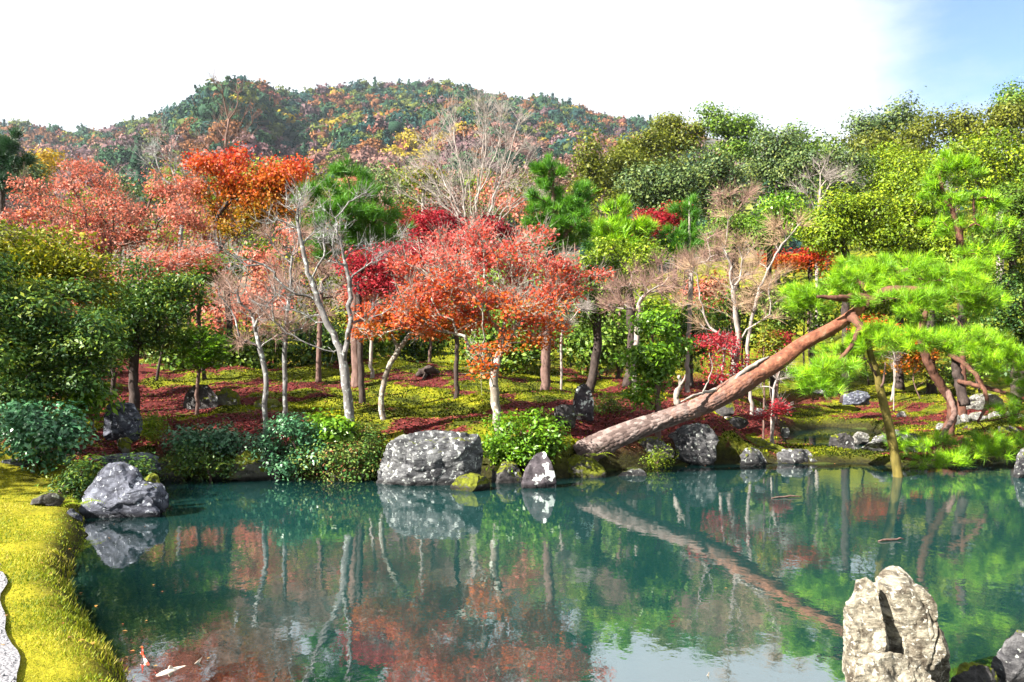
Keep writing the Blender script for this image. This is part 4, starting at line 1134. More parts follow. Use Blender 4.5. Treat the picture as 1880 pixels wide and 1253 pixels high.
tree('maple_tree', 'small red orange maple among young pines on the far slope', 'tree', 27.0, [(1215, 400, 38, 24), (1240, 385, 20, 14), (1200, 425, 22, 16)], B_brown, K_red, None, 0.08, 70, per=50, cr=0.26, L=0.10)
tree('maple_tree', 'thin scarlet sapling behind the crook of the leaning pine', 'tree', 17.0, [(1325, 640, 42, 22), (1345, 665, 40, 14), (1310, 625, 32, 16), (1330, 690, 30, 10)], B_pale, K_red, [(1322, 745), (1326, 690), (1332, 640)], 0.05, 80, per=26, cr=0.17, L=0.06, up=.5, twigs=1)
tree('maple_tree', 'small patch leaved ruby maple just above the bend of the leaning pine', 'tree', 18.0, [(1432, 628, 34, 12), (1415, 640, 22, 10)], B_brown, K_red, [(1425, 740), (1428, 680), (1430, 640)], 0.04, 50, per=60, cr=0.15, L=0.06)
tree('maple_tree', 'red leaved sapling by the water at the mouth of the back pool', 'tree', 15.6, [(1415, 762, 22, 9), (1440, 752, 12, 9), (1425, 745, 14, 9)], B_pale, K_red, [(1420, 788), (1420, 760), (1416, 735), (1412, 700)], 0.045, 30, per=30, cr=0.10, L=0.055, twigs=2)
tree('maple_tree', 'hazy orange maple glowing behind the crown of the leaning pine', 'tree', 25.0, [(1640, 640, 60, 26), (1600, 600, 40, 30), (1690, 660, 40, 22)], B_pale, K_orange, None, 0.07, 80, per=60, cr=0.3, L=0.09, vfun=top_tint(.45, .8))
tree('maple_tree', 'rusty maple on the slope under the yellow green tree', 'tree', 30.0, [(1490, 470, 50, 24), (1530, 500, 50, 20), (1440, 480, 40, 20)], B_brown, K_orange, None, 0.1, 80, per=60, cr=0.35, L=0.11, vfun=top_tint(.4, .9))
tree('maple_tree', 'pink red maple behind the pine left of the many stemmed bare tree', 'tree', 24.0, [(775, 395, 50, 28), (790, 430, 50, 30)], B_brown, K_red, None, 0.1, 100, per=50, cr=0.28, L=0.09, cvar=.8)

# --- leafless trees
BT = dict(leaf=None, twigs=5)
tree('bare_tree', 'leafless grey barked tree with a forked trunk and a long limb to the left', 'tree', 13.2,
     [(590, 420, 60, 90, .2), (660, 420, 80, 100, .1), (530, 430, 50, 70, .2), (700, 440, 60, 40), (440, 470, 50, 70, -.2), (500, 560, 50, 50), (600, 540, 60, 60), (690, 560, 40, 50), (560, 360, 40, 40)], B_grey, None,
     [(643, 798), (639, 740), (632, 680), (622, 640), (596, 580), (566, 500), (548, 420)], 0.080, 260, twigs=2, twigL=0.30, twigw=0.005, stems=[[(630, 675), (642, 610), (640, 520), (622, 430), (604, 350)], [(624, 650), (565, 632), (505, 592), (452, 535), (418, 470)]], bf=.55, rt=0.004, wander=0.06)
tree('bare_tree', 'leafless thin grey tree leaning over blue green shrubs with a fan of pinkish twigs', 'tree', 13.6,
     [(430, 545, 65, 60), (480, 560, 50, 60), (400, 520, 50, 40), (450, 620, 60, 25), (520, 600, 40, 40)], (B_grey, B_twig), None,
     [(487, 785), (486, 740), (488, 690), (482, 655), (470, 610)], 0.045, 210, twigs=4, twigL=0.26, twigw=0.004, bf=.5, wander=.05)
tree('bare_tree', 'leafless slim upright tree with whitish bark between two others', 'tree', 14.0,
     [(540, 520, 45, 80), (510, 470, 40, 60), (570, 590, 50, 50), (500, 590, 40, 50), (555, 430, 40, 50)], (B_grey, B_twig), None,
     [(523, 778), (523, 720), (522, 660), (526, 600), (532, 540), (536, 470)], 0.042, 170, twigs=4, twigL=0.26, twigw=0.004, bf=.5)
tree('bare_tree', 'great leafless tree with many pale stems fanning up in front of the mountain', 'tree', 30.0,
     [(840, 230, 60, 50), (915, 230, 60, 60), (970, 270, 40, 60), (780, 290, 50, 60), (870, 300, 110, 80), (950, 350, 60, 60), (790, 360, 60, 50), (870, 200, 40, 30), (740, 330, 30, 40)], B_pale, None,
     [(872, 470), (868, 420), (862, 360), (858, 300), (850, 240)], 0.16, 260, twigs=3, twigL=0.75, twigw=0.008, bf=.9, rt=0.006, step=.4, wander=.06, upb=.5,
     stems=[[(872, 460), (850, 400, .4), (815, 330, .8), (790, 270, 1)], [(870, 450), (895, 390, -.3), (912, 320, -.6), (918, 250, -.8), (920, 200, -.8)], [(874, 460), (915, 410, .3), (955, 350, .8), (985, 280, 1)], [(872, 460), (830, 420, -.5), (780, 370, -.9), (745, 330, -1)],
            [(874, 460), (900, 430, 1), (945, 400, 1.2), (990, 350, 1.4)], [(868, 430), (835, 340, 1.2), (828, 260, 1.3), (822, 200, 1.4)]])
tree('bare_tree', 'tall leafless dark tree rising over the glowing orange maple to the sky', 'tree', 31.0,
     [(430, 200, 55, 45), (380, 240, 60, 55), (470, 250, 50, 70), (340, 290, 50, 50), (420, 170, 40, 40), (300, 240, 40, 50)], B_brown, None,
     [(400, 480), (398, 420), (405, 350), (412, 280), (420, 220)], 0.15, 120, twigs=2, twigL=0.6, twigw=0.008, bf=.8, rt=0.008, step=.4, wander=.1, upb=.4)
tree('bare_tree', 'leafless thin branched tree above the salmon maple', 'tree', 29.0,
     [(290, 280, 60, 40), (330, 330, 40, 40), (250, 300, 40, 30), (360, 300, 40, 50)], B_grey, None, [(330, 470), (335, 400), (325, 340), (310, 290)], 0.09, 90, twigs=3, twigL=.5, twigw=.007, bf=.7, rt=.007, step=.35, upb=.3)
tree('bare_tree', 'leafless tree with tan fuzzy twigs rising behind the scarlet sapling', 'tree', 17.5,
     [(1330, 500, 80, 60), (1300, 560, 55, 50), (1370, 550, 70, 60), (1340, 440, 60, 50), (1400, 470, 50, 50), (1280, 500, 40, 40), (1410, 560, 40, 40)], (B_pale, B_tan), None,
     [(1335, 750), (1345, 690), (1355, 630), (1350, 570), (1340, 500)], 0.075, 200, twigs=4, twigL=.34, twigw=.005, bf=.6, upb=.3)
tree('bare_tree', 'leafless tree with one long pale limb slanting up to the right', 'tree', 18.5,
     [(1440, 440, 30, 30), (1470, 410, 14, 14), (1400, 500, 40, 40), (1380, 560, 30, 30)], (B_pale, B_tan), None, [(1380, 740), (1372, 640), (1392, 540), (1430, 460), (1472, 408)], .07, 90, twigs=6, twigL=.4, twigw=.008)
tree('bare_tree', 'leafless shrubby tree with rosy twigs left of the small evergreen', 'tree', 18.5,
     [(1160, 540, 60, 45), (1200, 510, 50, 35), (1240, 540, 40, 40), (1130, 570, 40, 30)], (B_pale, B_twig), None, [(1165, 690), (1168, 630), (1172, 560)], .06, 190, twigs=5, twigL=.34, twigw=.0055)
tree('bare_tree', 'leafless rosy tree below the light green pine', 'tree', 20.5,
     [(1270, 480, 55, 40), (1230, 500, 40, 30), (1310, 470, 40, 40)], (B_pale, B_twig), None, [(1262, 660), (1266, 580), (1270, 500)], .06, 150, twigs=5, twigL=.36, twigw=.006)
tree('bare_tree', 'leafless silvery tree on the evergreen hillside', 'tree', 38.0,
     [(1505, 330, 50, 34), (1470, 340, 30, 26), (1545, 320, 26, 26), (1510, 360, 30, 20)], B_pale, None, [(1500, 420), (1503, 380), (1506, 345)], .10, 80, twigs=3, twigL=.6, twigw=.010, rt=.008, step=.35, upb=.3, bf=.7)
tree('bare_tree', 'leafless purplish tree beneath the dark evergreen dome', 'tree', 33.0,
     [(1340, 370, 34, 24), (1380, 350, 22, 20), (1320, 400, 26, 20)], (B_brown, B_twig), None, None, .07, 90, twigs=4, twigL=.55, twigw=.009, rt=.008, step=.3)
tree('bare_tree', 'small leafless birch with a white trunk behind the upright stone slab', 'tree', 18.5,
     [(1030, 590, 30, 40), (1060, 560, 30, 30)], B_pale, None, [(1030, 716), (1031, 680), (1030, 640), (1034, 600)], .045, 60, twigs=5, twigL=.3, twigw=.006)
tree('bare_tree', 'leafless twiggy pink tree between the pine and the coral maple', 'tree', 20.0,
     [(590, 480, 60, 50), (560, 530, 60, 50), (640, 520, 40, 40)], (B_brown, B_twig), None, [(585, 660), (588, 590), (590, 520)], .07, 190, twigs=5, twigL=.36, twigw=.006)
tree('bare_tree', 'white stemmed leafless sapling right of the bamboo prop', 'tree', 23.0, [(1640, 660, 14, 20), (1650, 640, 14, 14)], B_pale, None, [(1641, 728), (1642, 700), (1640, 670)], .05, 24, twigs=3, twigL=.3)
tree('bare_tree', 'leafless grey sapling with crossing twigs by the mouth of the back pool', 'tree', 16.3, [(1400, 700, 22, 24), (1440, 690, 20, 24), (1425, 670, 20, 18)], B_pale, None, [(1416, 784), (1418, 750), (1420, 715)], .04, 44, twigs=4, twigL=.25, twigw=.006)

# --- pines
PN = dict(kind='needle', mode='vol', pads=True)
tree('pine_tree', 'bright green pine with rounded boughs left of the scarlet maple', 'tree', 18.5, [(640, 335, 66, 36), (590, 375, 52, 40), (695, 385, 52, 36), (640, 400, 66, 40, -.3), (600, 430, 60, 34), (695, 430, 56, 36), (632, 308, 36, 18), (650, 460, 74, 32)],
     B_brown, K_pine2, [(655, 690), (650, 560), (645, 450), (640, 330)], .14, 150, per=26, L=.24, needle_w=.014, extra_leaf_pts=700, lump=.3, lflat=.5, rt=.008, **PN)
tree('pine_tree', 'tall green pine with a reddish stem right of the many stemmed bare tree', 'tree', 18.5, [(1015, 322, 36, 26), (1000, 362, 36, 32), (1055, 364, 42, 32), (985, 402, 36, 30), (1035, 400, 48, 34), (1060, 430, 42, 30), (1000, 440, 44, 30), (1018, 304, 18, 14)],
     B_brown, K_pine2, [(1000, 745), (1002, 680), (1005, 600), (1012, 480), (1015, 390), (1016, 305)], .13, 140, per=26, L=.22, needle_w=.014, extra_leaf_pts=620, lump=.3, lflat=.5, rt=.008, **PN)
tree('pine_tree', 'fresh green young pine with upright candles beside the green pine', 'tree', 23.0, [(1135, 395, 26, 34), (1110, 425, 36, 28), (1160, 425, 36, 28), (1135, 450, 56, 24), (1140, 365, 10, 20)], B_brown, K_pine, None, .08, 90, per=26, L=.3, needle_w=.018, extra_leaf_pts=330, rt=.008, nup=1.0, **PN)
tree('pine_tree', 'thin young pine with a pale stem and drooping blue tinged needles', 'tree', 23.5, [(1265, 390, 30, 20), (1240, 430, 34, 20), (1290, 425, 30, 18), (1262, 455, 50, 18), (1268, 365, 14, 12)], B_pale, K_pine2, [(1268, 600), (1268, 500), (1266, 440), (1265, 370)], .07, 90, per=26, L=.26, needle_w=.016, extra_leaf_pts=240, rt=.007, **PN)
tree('pine_tree', 'airy red stemmed pine standing above the crown of the leaning pine', 'tree', 20.0, [(1725, 330, 40, 24), (1765, 310, 50, 22), (1820, 370, 44, 24), (1740, 375, 44, 20), (1800, 410, 54, 20), (1715, 420, 30, 20), (1790, 460, 66, 18), (1745, 295, 30, 14)],
     B_redpine, K_pine, [(1766, 690), (1766, 600), (1764, 520), (1761, 440), (1752, 395), (1735, 360), (1722, 325)], .10, 140, per=24, L=.22, needle_w=.014, extra_leaf_pts=420, rt=.007, bf=.25, **PN)
tree('pine_tree', 'dark pine at the far left edge below the mountain', 'tree', 42.0, [(20, 262, 30, 16), (0, 300, 34, 24), (35, 300, 24, 20), (15, 335, 34, 22), (-20, 270, 30, 30)], B_dark, K_pinedark, None, .16, 90, per=26, L=.55, needle_w=.04, extra_leaf_pts=320, rt=.015, step=.4, **PN)

# --- conifers and broadleaf trees of the hillside
def hill_tree(label, Y, crown, leaf, bark=None, n=None, L=None, per=None, cr=None, mode='shell', name='evergreen_tree', cat='tree', **kw):
    area = sum(c[2] * c[3] for c in crown) / F ** 2 * Y * Y
    L = L or float(np.clip(0.0037 * Y, 0.065, 0.26))
    cr = cr or 2.6 * L
    n = n or int(np.clip(10.5 * area / (cr * cr), 50, 460))
    per = int((per or 30) * 1.2)
    d = dict(up=.35, flat=.7, outw=True, rt=.008, step=max(.2, .011 * Y), bf=.5, cvar=.7, lump=.36, lflat=.8)
    d.update(kw)
    return tree(name, label, cat, Y, crown, bark or B_dark, leaf, d.pop('trunk', None), d.pop('r0', .004 * Y + .03), n, per=per, cr=cr, L=L, mode=mode, **d)

hill_tree('dark dome shaped evergreen made of heaped clumps on the hillside', 42, [(1215, 335, 55, 45), (1270, 320, 60, 42), (1320, 330, 50, 36), (1180, 360, 44, 34), (1250, 365, 80, 34), (1345, 355, 36, 30)], K_ever, per=38)
hill_tree('narrow pointed cypress standing against the pink slope', 42, [(1085, 275, 12, 22), (1085, 300, 18, 20), (1086, 325, 24, 20), (1086, 350, 28, 22), (1084, 255, 6, 12)], K_gold, name='cypress_tree', mode='vol')
hill_tree('olive conifer leaning on the pointed cypress', 44, [(1130, 320, 30, 34), (1110, 345, 30, 24), (1150, 295, 26, 26)], K_gold, name='cypress_tree')
hill_tree('flat topped conifer with a bare lower stem on the skyline', 58, [(1240, 217, 34, 10), (1225, 238, 30, 12), (1262, 240, 34, 12), (1245, 262, 44, 16), (1215, 270, 30, 14)], K_gold, name='conifer_tree', flat=.4, mode='vol', n=150)
hill_tree('open crowned conifer right of the flat topped one on the skyline', 57, [(1315, 212, 24, 10), (1355, 222, 28, 14), (1325, 240, 34, 14), (1365, 248, 24, 12), (1335, 270, 44, 18), (1380, 235, 10, 10)], K_mid, name='conifer_tree', flat=.45, mode='vol', n=170)
hill_tree('olive conifer sloping down left of the flat topped one', 56, [(1180, 262, 34, 26), (1160, 290, 34, 26), (1200, 285, 34, 24)], K_gold, name='conifer_tree')
hill_tree('tall dark evergreen with ragged top right of the dark dome', 50, [(1420, 262, 40, 24), (1405, 300, 34, 34), (1450, 300, 40, 34), (1425, 340, 50, 30)], K_ever)
hill_tree('wispy topped evergreen on the skyline next to the ragged one', 56, [(1470, 260, 34, 22), (1495, 280, 36, 26), (1460, 245, 14, 12)], K_mid)
hill_tree('dark evergreen behind the leafless silvery tree', 48, [(1510, 285, 44, 24), (1545, 300, 40, 30), (1480, 315, 40, 30), (1530, 340, 50, 28)], K_ever)
hill_tree('rounded dark tree on the skyline left of the tallest dark one', 66, [(1585, 228, 22, 16), (1610, 235, 24, 16), (1590, 250, 34, 18)], K_ever, bark=B_dark)
hill_tree('tallest dark open crowned tree on the skyline', 66, [(1655, 205, 30, 13), (1640, 222, 30, 14), (1685, 225, 24, 12), (1660, 245, 40, 16)], K_ever, bark=B_dark)
hill_tree('golden olive thicket tree low on the skyline', 60, [(1560, 272, 40, 24), (1600, 275, 40, 24)], K_gold)
hill_tree('golden olive tree in the middle of the skyline thicket', 62, [(1650, 268, 44, 28), (1690, 258, 40, 28)], K_gold)
hill_tree('golden olive tree high in the skyline thicket', 62, [(1740, 245, 46, 34), (1780, 240, 36, 30)], K_gold)
hill_tree('golden green tree under the top corner of the hillside', 58, [(1830, 230, 46, 36), (1870, 245, 46, 40)], K_gold)
hill_tree('dark tree at the very top of the hillside at the frame edge', 64, [(1860, 185, 34, 18), (1890, 172, 36, 20), (1840, 205, 34, 18)], K_mid)
hill_tree('olive tree below the golden thicket', 50, [(1590, 320, 50, 30), (1640, 310, 50, 34)], K_yg)
hill_tree('bushy olive tree in the middle of the hillside', 48, [(1690, 310, 50, 36), (1740, 300, 44, 30)], K_yg)
hill_tree('pale leaved broad tree on the upper hillside near the frame edge', 38, [(1790, 290, 60, 34), (1850, 285, 60, 40), (1830, 330, 60, 40), (1890, 310, 40, 50)], K_yg, bark=B_pale)
hill_tree('yellow green tree with a clear dark trunk and layered boughs', 25, [(1540, 375, 60, 22), (1510, 405, 44, 28), (1580, 410, 54, 28), (1545, 430, 70, 26), (1590, 370, 34, 16)], K_yg, trunk=[(1552, 560), (1553, 500), (1550, 450), (1545, 400)], r0=.13, mode='vol', flat=.5)
hill_tree('glossy light leaved tree right of the yellow green one', 27, [(1640, 380, 50, 50), (1670, 430, 56, 44), (1620, 440, 40, 40), (1680, 360, 44, 36)], K_yg)
hill_tree('broad pale green tree behind the red stemmed pine', 26, [(1700, 400, 50, 60), (1740, 470, 70, 50), (1680, 480, 60, 40)], K_yg)
hill_tree('large green tree filling the right edge beside the red stemmed pine', 22, [(1850, 400, 60, 70), (1880, 480, 60, 80), (1840, 520, 50, 60), (1890, 340, 50, 50)], K_mid, trunk=[(1865, 700), (1866, 620), (1862, 520), (1856, 440)], r0=.12)
hill_tree('dark leaved tree in shade below the large green tree', 20, [(1860, 560, 60, 50), (1830, 590, 50, 40), (1890, 600, 50, 50)], K_dark)
hill_tree('yellow green tree low on the slope behind the leaning pine crown', 30, [(1500, 430, 40, 30), (1460, 400, 34, 26)], K_yg)
hill_tree('light green bush like tree below the silvery leafless tree', 27, [(1415, 385, 36, 24), (1440, 410, 30, 24), (1395, 410, 30, 20)], K_fresh)
hill_tree('green bush like tree beneath the thin young pine', 21, [(1250, 510, 0.1, 0.1), (1180, 480, 50, 26), (1140, 490, 54, 30), (1110, 470, 34, 24)], K_yg)
hill_tree('dark green rounded bush below the green pine', 19.5, [(1100, 520, 44, 40), (1070, 560, 40, 40)], K_mid)
hill_tree('green rounded tree under the purplish leafless tree', 26, [(1350, 420, 40, 24), (1320, 440, 34, 24), (1380, 440, 34, 22)], K_mid)
hill_tree('yellow leaved slender tree left of the many stemmed bare tree', 34, [(770, 330, 30, 24), (800, 345, 20, 16)], K_olive, n=60, bark=B_pale)
hill_tree('small golden yellow tree at the foot of the mountain on the left', 60, [(75, 305, 26, 20), (95, 300, 16, 14)], K_yellow, bark=B_pale)
hill_tree('deep green cypress beside the golden yellow tree', 50, [(45, 330, 26, 26), (70, 345, 24, 20)], K_ever)

# --- shaded evergreens on the left bank
tree('evergreen_tree', 'large dark glossy evergreen overhanging the left bank', 'tree', 11.6, [(60, 640, 110, 90), (90, 560, 90, 80, .4), (20, 560, 90, 100), (120, 620, 70, 70, .3), (40, 720, 100, 50), (150, 650, 46, 46, .2), (185, 640, 30, 16), (170, 590, 36, 18), (165, 700, 36, 16)], B_dark, K_dark,
     [(-70, 830), (-60, 760), (-20, 680), (40, 600)], .15, 620, per=44, lump=.34, lflat=.35, cr=.19, L=.078, wf=.42, up=.45, flat=.5, mode='vol', twigs=0, outw=True)
tree('evergreen_tree', 'yellow olive leaved tree above the dark glossy evergreen', 'tree', 13.0, [(40, 470, 100, 50), (110, 500, 70, 50), (0, 520, 80, 70), (150, 545, 50, 36)], B_dark, K_olive, [(60, 700), (62, 620), (60, 520)], .13, 340, per=50, cr=.22, L=.078, wf=.45, up=.5, mode='shell')
tree('evergreen_tree', 'dark camellia like tree with a thick black trunk on the shaded bank', 'tree', 15.2, [(250, 560, 80, 40), (215, 600, 60, 46), (300, 590, 60, 50), (260, 520, 70, 26), (330, 560, 40, 50), (225, 650, 46, 26)], B_dark, K_dark,
     [(246, 735), (245, 680), (250, 620), (255, 560)], .14, 340, per=50, cr=.21, L=.075, wf=.45, up=.45, mode='vol')
tree('evergreen_tree', 'second dark trunked evergreen just left of the camellia like tree', 'tree', 16.5, [(200, 570, 40, 40), (190, 620, 40, 40), (160, 590, 36, 36)], B_dark, K_dark, [(208, 700), (206, 640), (200, 590)], .12, 110, per=48, cr=.21, L=.075, wf=.45)
tree('evergreen_tree', 'slender young evergreen with light green leaf sprays before the mossy mound', 'tree', 15.3, [(372, 645, 40, 20), (400, 630, 30, 16), (350, 625, 26, 18), (385, 665, 34, 10)], B_brown, K_fresh, [(362, 712), (368, 660), (372, 600), (374, 550)], .05, 70, per=26, cr=.16, L=.10, wf=.4)
tree('evergreen_tree', 'green pine like tree top under the salmon maple', 'tree', 19.0, [(280, 515, 50, 16), (310, 505, 30, 12)], B_dark, K_fresh, None, .06, 60, per=36, cr=.2, L=.09)
tree('evergreen_tree', 'silvery dark evergreen between the salmon and orange maples', 'tree', 19.5, [(370, 485, 46, 24), (410, 500, 36, 24), (340, 505, 34, 20)], B_dark, K_mid, None, .08, 110, per=32, cr=.24, L=.10, up=.6)
tree('evergreen_tree', 'small leafy evergreen with yellow green top behind the leaning pine base', 'tree', 14.2, [(1195, 590, 34, 34), (1190, 640, 44, 40), (1200, 690, 44, 34), (1180, 720, 28, 20), (1215, 650, 36, 50)], B_brown, K_fresh,
     [(1208, 752), (1206, 710), (1200, 650), (1196, 590)], .06, 170, per=34, cr=.16, L=.10, wf=.4, up=.3, mode='shell', outw=True)

# --- tall trees beyond the left edge; they shade the left bank
for i, (x, y, h, r, lab) in enumerate([(-12.0, 7.4, 5.4, 1.9, 'dark evergreen beside the lawn path well beyond the left edge'), (-13.0, 10.5, 5.8, 2.2, 'dark evergreen beyond the left edge behind the wide blue green bush'),
                                       (-15.5, 14.5, 6.2, 2.4, 'dark evergreen beyond the left edge at the foot of the slope')]):
    y_ = y
    px_ = CX + F * x / y_; 
    f_ = F / y_
    tree('evergreen_tree', lab, 'tree', y_, [(px_, HY - (h * .72 - H) * f_, r * f_, h * .26 * f_), (px_, HY - (h * .45 - H) * f_, r * .9 * f_, h * .2 * f_)], B_dark, K_dark, None, .2, 200, per=20, cr=.42, L=.2, mode='shell', outw=True, rt=.01, step=.3)

# ------------------------------------------------------------------ the wood between garden and mountain
wrs = np.random.default_rng(15)
K_rosy = leaf_mat('rosy_brown_leaf', [(0.06, 0.032, 0.03), (0.14, 0.075, 0.06), (0.22, 0.13, 0.10)], .2)
WOOD = [('rosy brown', K_rosy), ('olive', K_gold), ('dark green', K_ever), ('russet', K_salmon), ('yellow green', K_yg)]
items = []
for Yw, pys, step_, x0_, x1_ in ((30, 452, 66, 110, 600), (38, 400, 62, 40, 1150), (50, 362, 58, 150, 1150), (72, 335, 50, 310, 1150)):
    px = x0_ + wrs.uniform(0, 30)
    while px < x1_:
        k = int(wrs.choice(5, p=[.42, .18, .16, .10, .14]))
        items.append((px, pys + wrs.uniform(-14, 14) - (12 if px > 950 else 0), Yw + wrs.uniform(-3, 3), k)); px += step_ * wrs.uniform(.8, 1.25)
rowname = {30: 'close behind the salmon maple', 38: 'right behind the garden maples', 50: 'in the wood beyond the garden', 72: 'at the mountain foot'}
cells = {}
for it in items:
    rk = min(rowname, key=lambda r: abs(r - it[2])); cells.setdefault((rk, it[3]), []).append(it)
for (rk, k), its in cells.items():
    its.sort()
    for i, (px, py, Yw, _k) in enumerate(its):
        s_ = 50 / Yw
        lab = (f'{ORD[i]} {WOOD[k][0]} tree from the left {rowname[rk]}' if len(its) > 1 else f'only {WOOD[k][0]} tree {rowname[rk]}')
        hill_tree(lab, Yw, [(px, py, 34 * s_, 26 * s_), (px + wrs.uniform(-18, 18) * s_, py + 26 * s_, 40 * s_, 26 * s_), (px + wrs.uniform(-20, 20) * s_, py - 8, 22 * s_, 20 * s_)], WOOD[k][1], bark=B_brown, name='broadleaf_tree', n=75, per=13, group='trees of the wood behind the garden')

# ------------------------------------------------------------------ the leaning pine
def plated_trunk(name, ctrl, label_mat, parent, base, sides=96, step=0.02, seed=5, plate=(0.05, 0.085), depth=0.014):
    """a thick trunk whose bark is broken into raised plates; ctrl rows: x,y,z,r"""
    c = catmull(np.asarray(ctrl, float), step)
    path, rad = c[:, :3], c[:, 3]
    n = len(path); rs = np.random.default_rng(seed)
    T = np.gradient(path, axis=0); T /= np.linalg.norm(T, axis=1)[:, None]
    s = np.concatenate([[0], np.cumsum(np.linalg.norm(np.diff(path, axis=0), axis=1))])
    ang = np.linspace(0, 2 * math.pi, sides, endpoint=False)
    u = np.cross(T[0], [0, 1, 0.0]); u /= np.linalg.norm(u)
    V = np.zeros((n, sides, 3)); A = np.zeros((n, sides)); tint = np.zeros((n, sides))
    # plate pattern: nearest two cell centres on the unrolled bark
    per = 2 * math.pi * rad.mean()
    nu = max(8, int(per / plate[0])); nv = int(s[-1] / plate[1]) + 2
    ju = rs.uniform(0.1, 0.9, (nv, nu)); jv = rs.uniform(0.1, 0.9, (nv, nu)); hh = rs.uniform(0, 1, (nv, nu))
    fu = (ang / (2 * math.pi) * nu)[None, :] + 0 * s[:, None]; fv = (s / plate[1])[:, None] + 0.35 * np.sin(ang * 3)[None, :]
    iu, iv = np.floor(fu).astype(int), np.floor(fv).astype(int)
    d1 = np.full((n, sides), 9.0); d2 = d1.copy(); h1 = np.zeros((n, sides))
    for a in (-1, 0, 1):
        for b in (-1, 0, 1):
            cu = (iu + a); cv = np.clip(iv + b, 0, nv - 1)
            du = cu + ju[cv, cu % nu] - fu; dv = cv + jv[cv, cu % nu] - fv
            d = np.sqrt(du * du + dv * dv)
            nearer = d < d1
            d2 = np.where(nearer, d1, np.minimum(d2, d)); h1 = np.where(nearer, hh[cv, cu % nu], h1); d1 = np.where(nearer, d, d1)
    edge = np.clip((d2 - d1) / 0.28, 0, 1)
    t = s / s[-1]
    relief = depth * (1 - sm(0.42, 0.62, t))[:, None] + 0.004
    disp = relief * (edge ** 0.6 - 0.6 + 0.5 * (h1 - 0.5))
    lump = 0.035 * np.sin(ang[None, :] * 2 + 5 * t[:, None] * 3) * (0.6 + 0.8 * t[:, None]) + 0.02 * np.sin(ang[None, :] * 5 + s[:, None] * 4)
    for i in range(n):
        u = u - T[i] * np.dot(u, T[i]); u /= np.linalg.norm(u); w = np.cross(T[i], u)
        r = rad[i] * (1 + lump[i]) + disp[i]
        V[i] = path[i] + (np.cos(ang) * r)[:, None] * u + (np.sin(ang) * r)[:, None] * w
    i0 = np.arange(n - 1)[:, None] * sides; j = np.arange(sides)[None, :]; jn = (j + 1) % sides
    Q = np.stack([i0 + j, i0 + jn, i0 + sides + jn, i0 + sides + j], -1).reshape(-1, 4)
    VV = np.vstack([V.reshape(-1, 3), path[0], path[-1]])
    a = (n - 1) * sides; N_ = n * sides
    T3 = np.vstack([np.stack([(np.arange(sides) + 1) % sides, np.arange(sides), np.full(sides, N_)], 1), np.stack([a + np.arange(sides), a + (np.arange(sides) + 1) % sides, np.full(sides, N_ + 1)], 1)])
    me = mesh_np('plated_trunk', VV - base, [Q, T3], smooth=True,
                 attrs={'edge': np.append(edge.ravel(), [1, 1]), 'plate': np.append(h1.ravel(), [.5, .5]), 'along': np.append(np.repeat(t, sides), [0, 1])})
    return obj(name, me, label_mat, parent), path, rad

def pine_bark():
    m, t, out = nt('plated_pine_bark')
    L = t.links.new
    e = N(t, 'ShaderNodeAttribute', attribute_name='edge'); p = N(t, 'ShaderNodeAttribute', attribute_name='plate'); a = N(t, 'ShaderNodeAttribute', attribute_name='along')
    tc = N(t, 'ShaderNodeTexCoord'); nz = N(t, 'ShaderNodeTexNoise', Scale=7.0, Detail=7.0, Roughness=0.7); L(tc.outputs['Object'], nz.inputs['Vector'])
    n2 = N(t, 'ShaderNodeTexNoise', Scale=30.0, Detail=4.0, Roughness=0.7); L(tc.outputs['Object'], n2.inputs['Vector'])
    rg = ramp(t, [(0.0, (0.055, 0.038, 0.034)), (0.5, (0.11, 0.08, 0.073)), (1.0, (0.17, 0.135, 0.125))]); L(p.outputs['Fac'], rg.inputs['Fac'])
    rr = ramp(t, [(0.3, (0.045, 0.018, 0.012)), (0.45, (0.125, 0.044, 0.025)), (0.58, (0.20, 0.085, 0.05)), (0.74, (0.30, 0.18, 0.125))]); L(nz.outputs['Fac'], rr.inputs['Fac'])
    ad = N(t, 'ShaderNodeMath', operation='MULTIPLY_ADD'); ad.inputs[1].default_value = 0.55; L(nz.outputs['Fac'], ad.inputs[0]); L(a.outputs['Fac'], ad.inputs[2])
    fr = ramp(t, [(0.54, (0, 0, 0)), (0.86, (1, 1, 1))]); L(ad.outputs[0], fr.inputs['Fac'])
    mx = N(t, 'ShaderNodeMix', data_type='RGBA'); L(fr.outputs['Color'], mx.inputs[0]); L(rg.outputs['Color'], mx.inputs[6]); L(rr.outputs['Color'], mx.inputs[7])
    re = ramp(t, [(0.0, (0.30, 0.27, 0.26)), (0.45, (1, 1, 1))]); L(e.outputs['Fac'], re.inputs['Fac'])
    # grooves are coloured darker only where the bark is plated
    inv = N(t, 'ShaderNodeMath', operation='SUBTRACT'); inv.inputs[0].default_value = 0.9; L(fr.outputs['Color'], inv.inputs[1]); inv.use_clamp = True
    mu = N(t, 'ShaderNodeMix', data_type='RGBA', blend_type='MULTIPLY'); L(inv.outputs[0], mu.inputs[0]); L(mx.outputs[2], mu.inputs[6]); L(re.outputs['Color'], mu.inputs[7])
    b = N(t, 'ShaderNodeBsdfPrincipled', Roughness=0.85); b.inputs['Specular IOR Level'].default_value = 0.2
    L(mu.outputs[2], b.inputs['Base Color'])
    s2 = N(t, 'ShaderNodeMath', operation='ADD'); L(nz.outputs['Fac'], s2.inputs[0]); L(n2.outputs['Fac'], s2.inputs[1])
    bp = N(t, 'ShaderNodeBump', Strength=0.6, Distance=0.02); L(s2.outputs[0], bp.inputs['Height']); L(bp.outputs['Normal'], b.inputs['Normal'])
    L(b.outputs['BSDF'], out.inputs['Surface'])
    return m
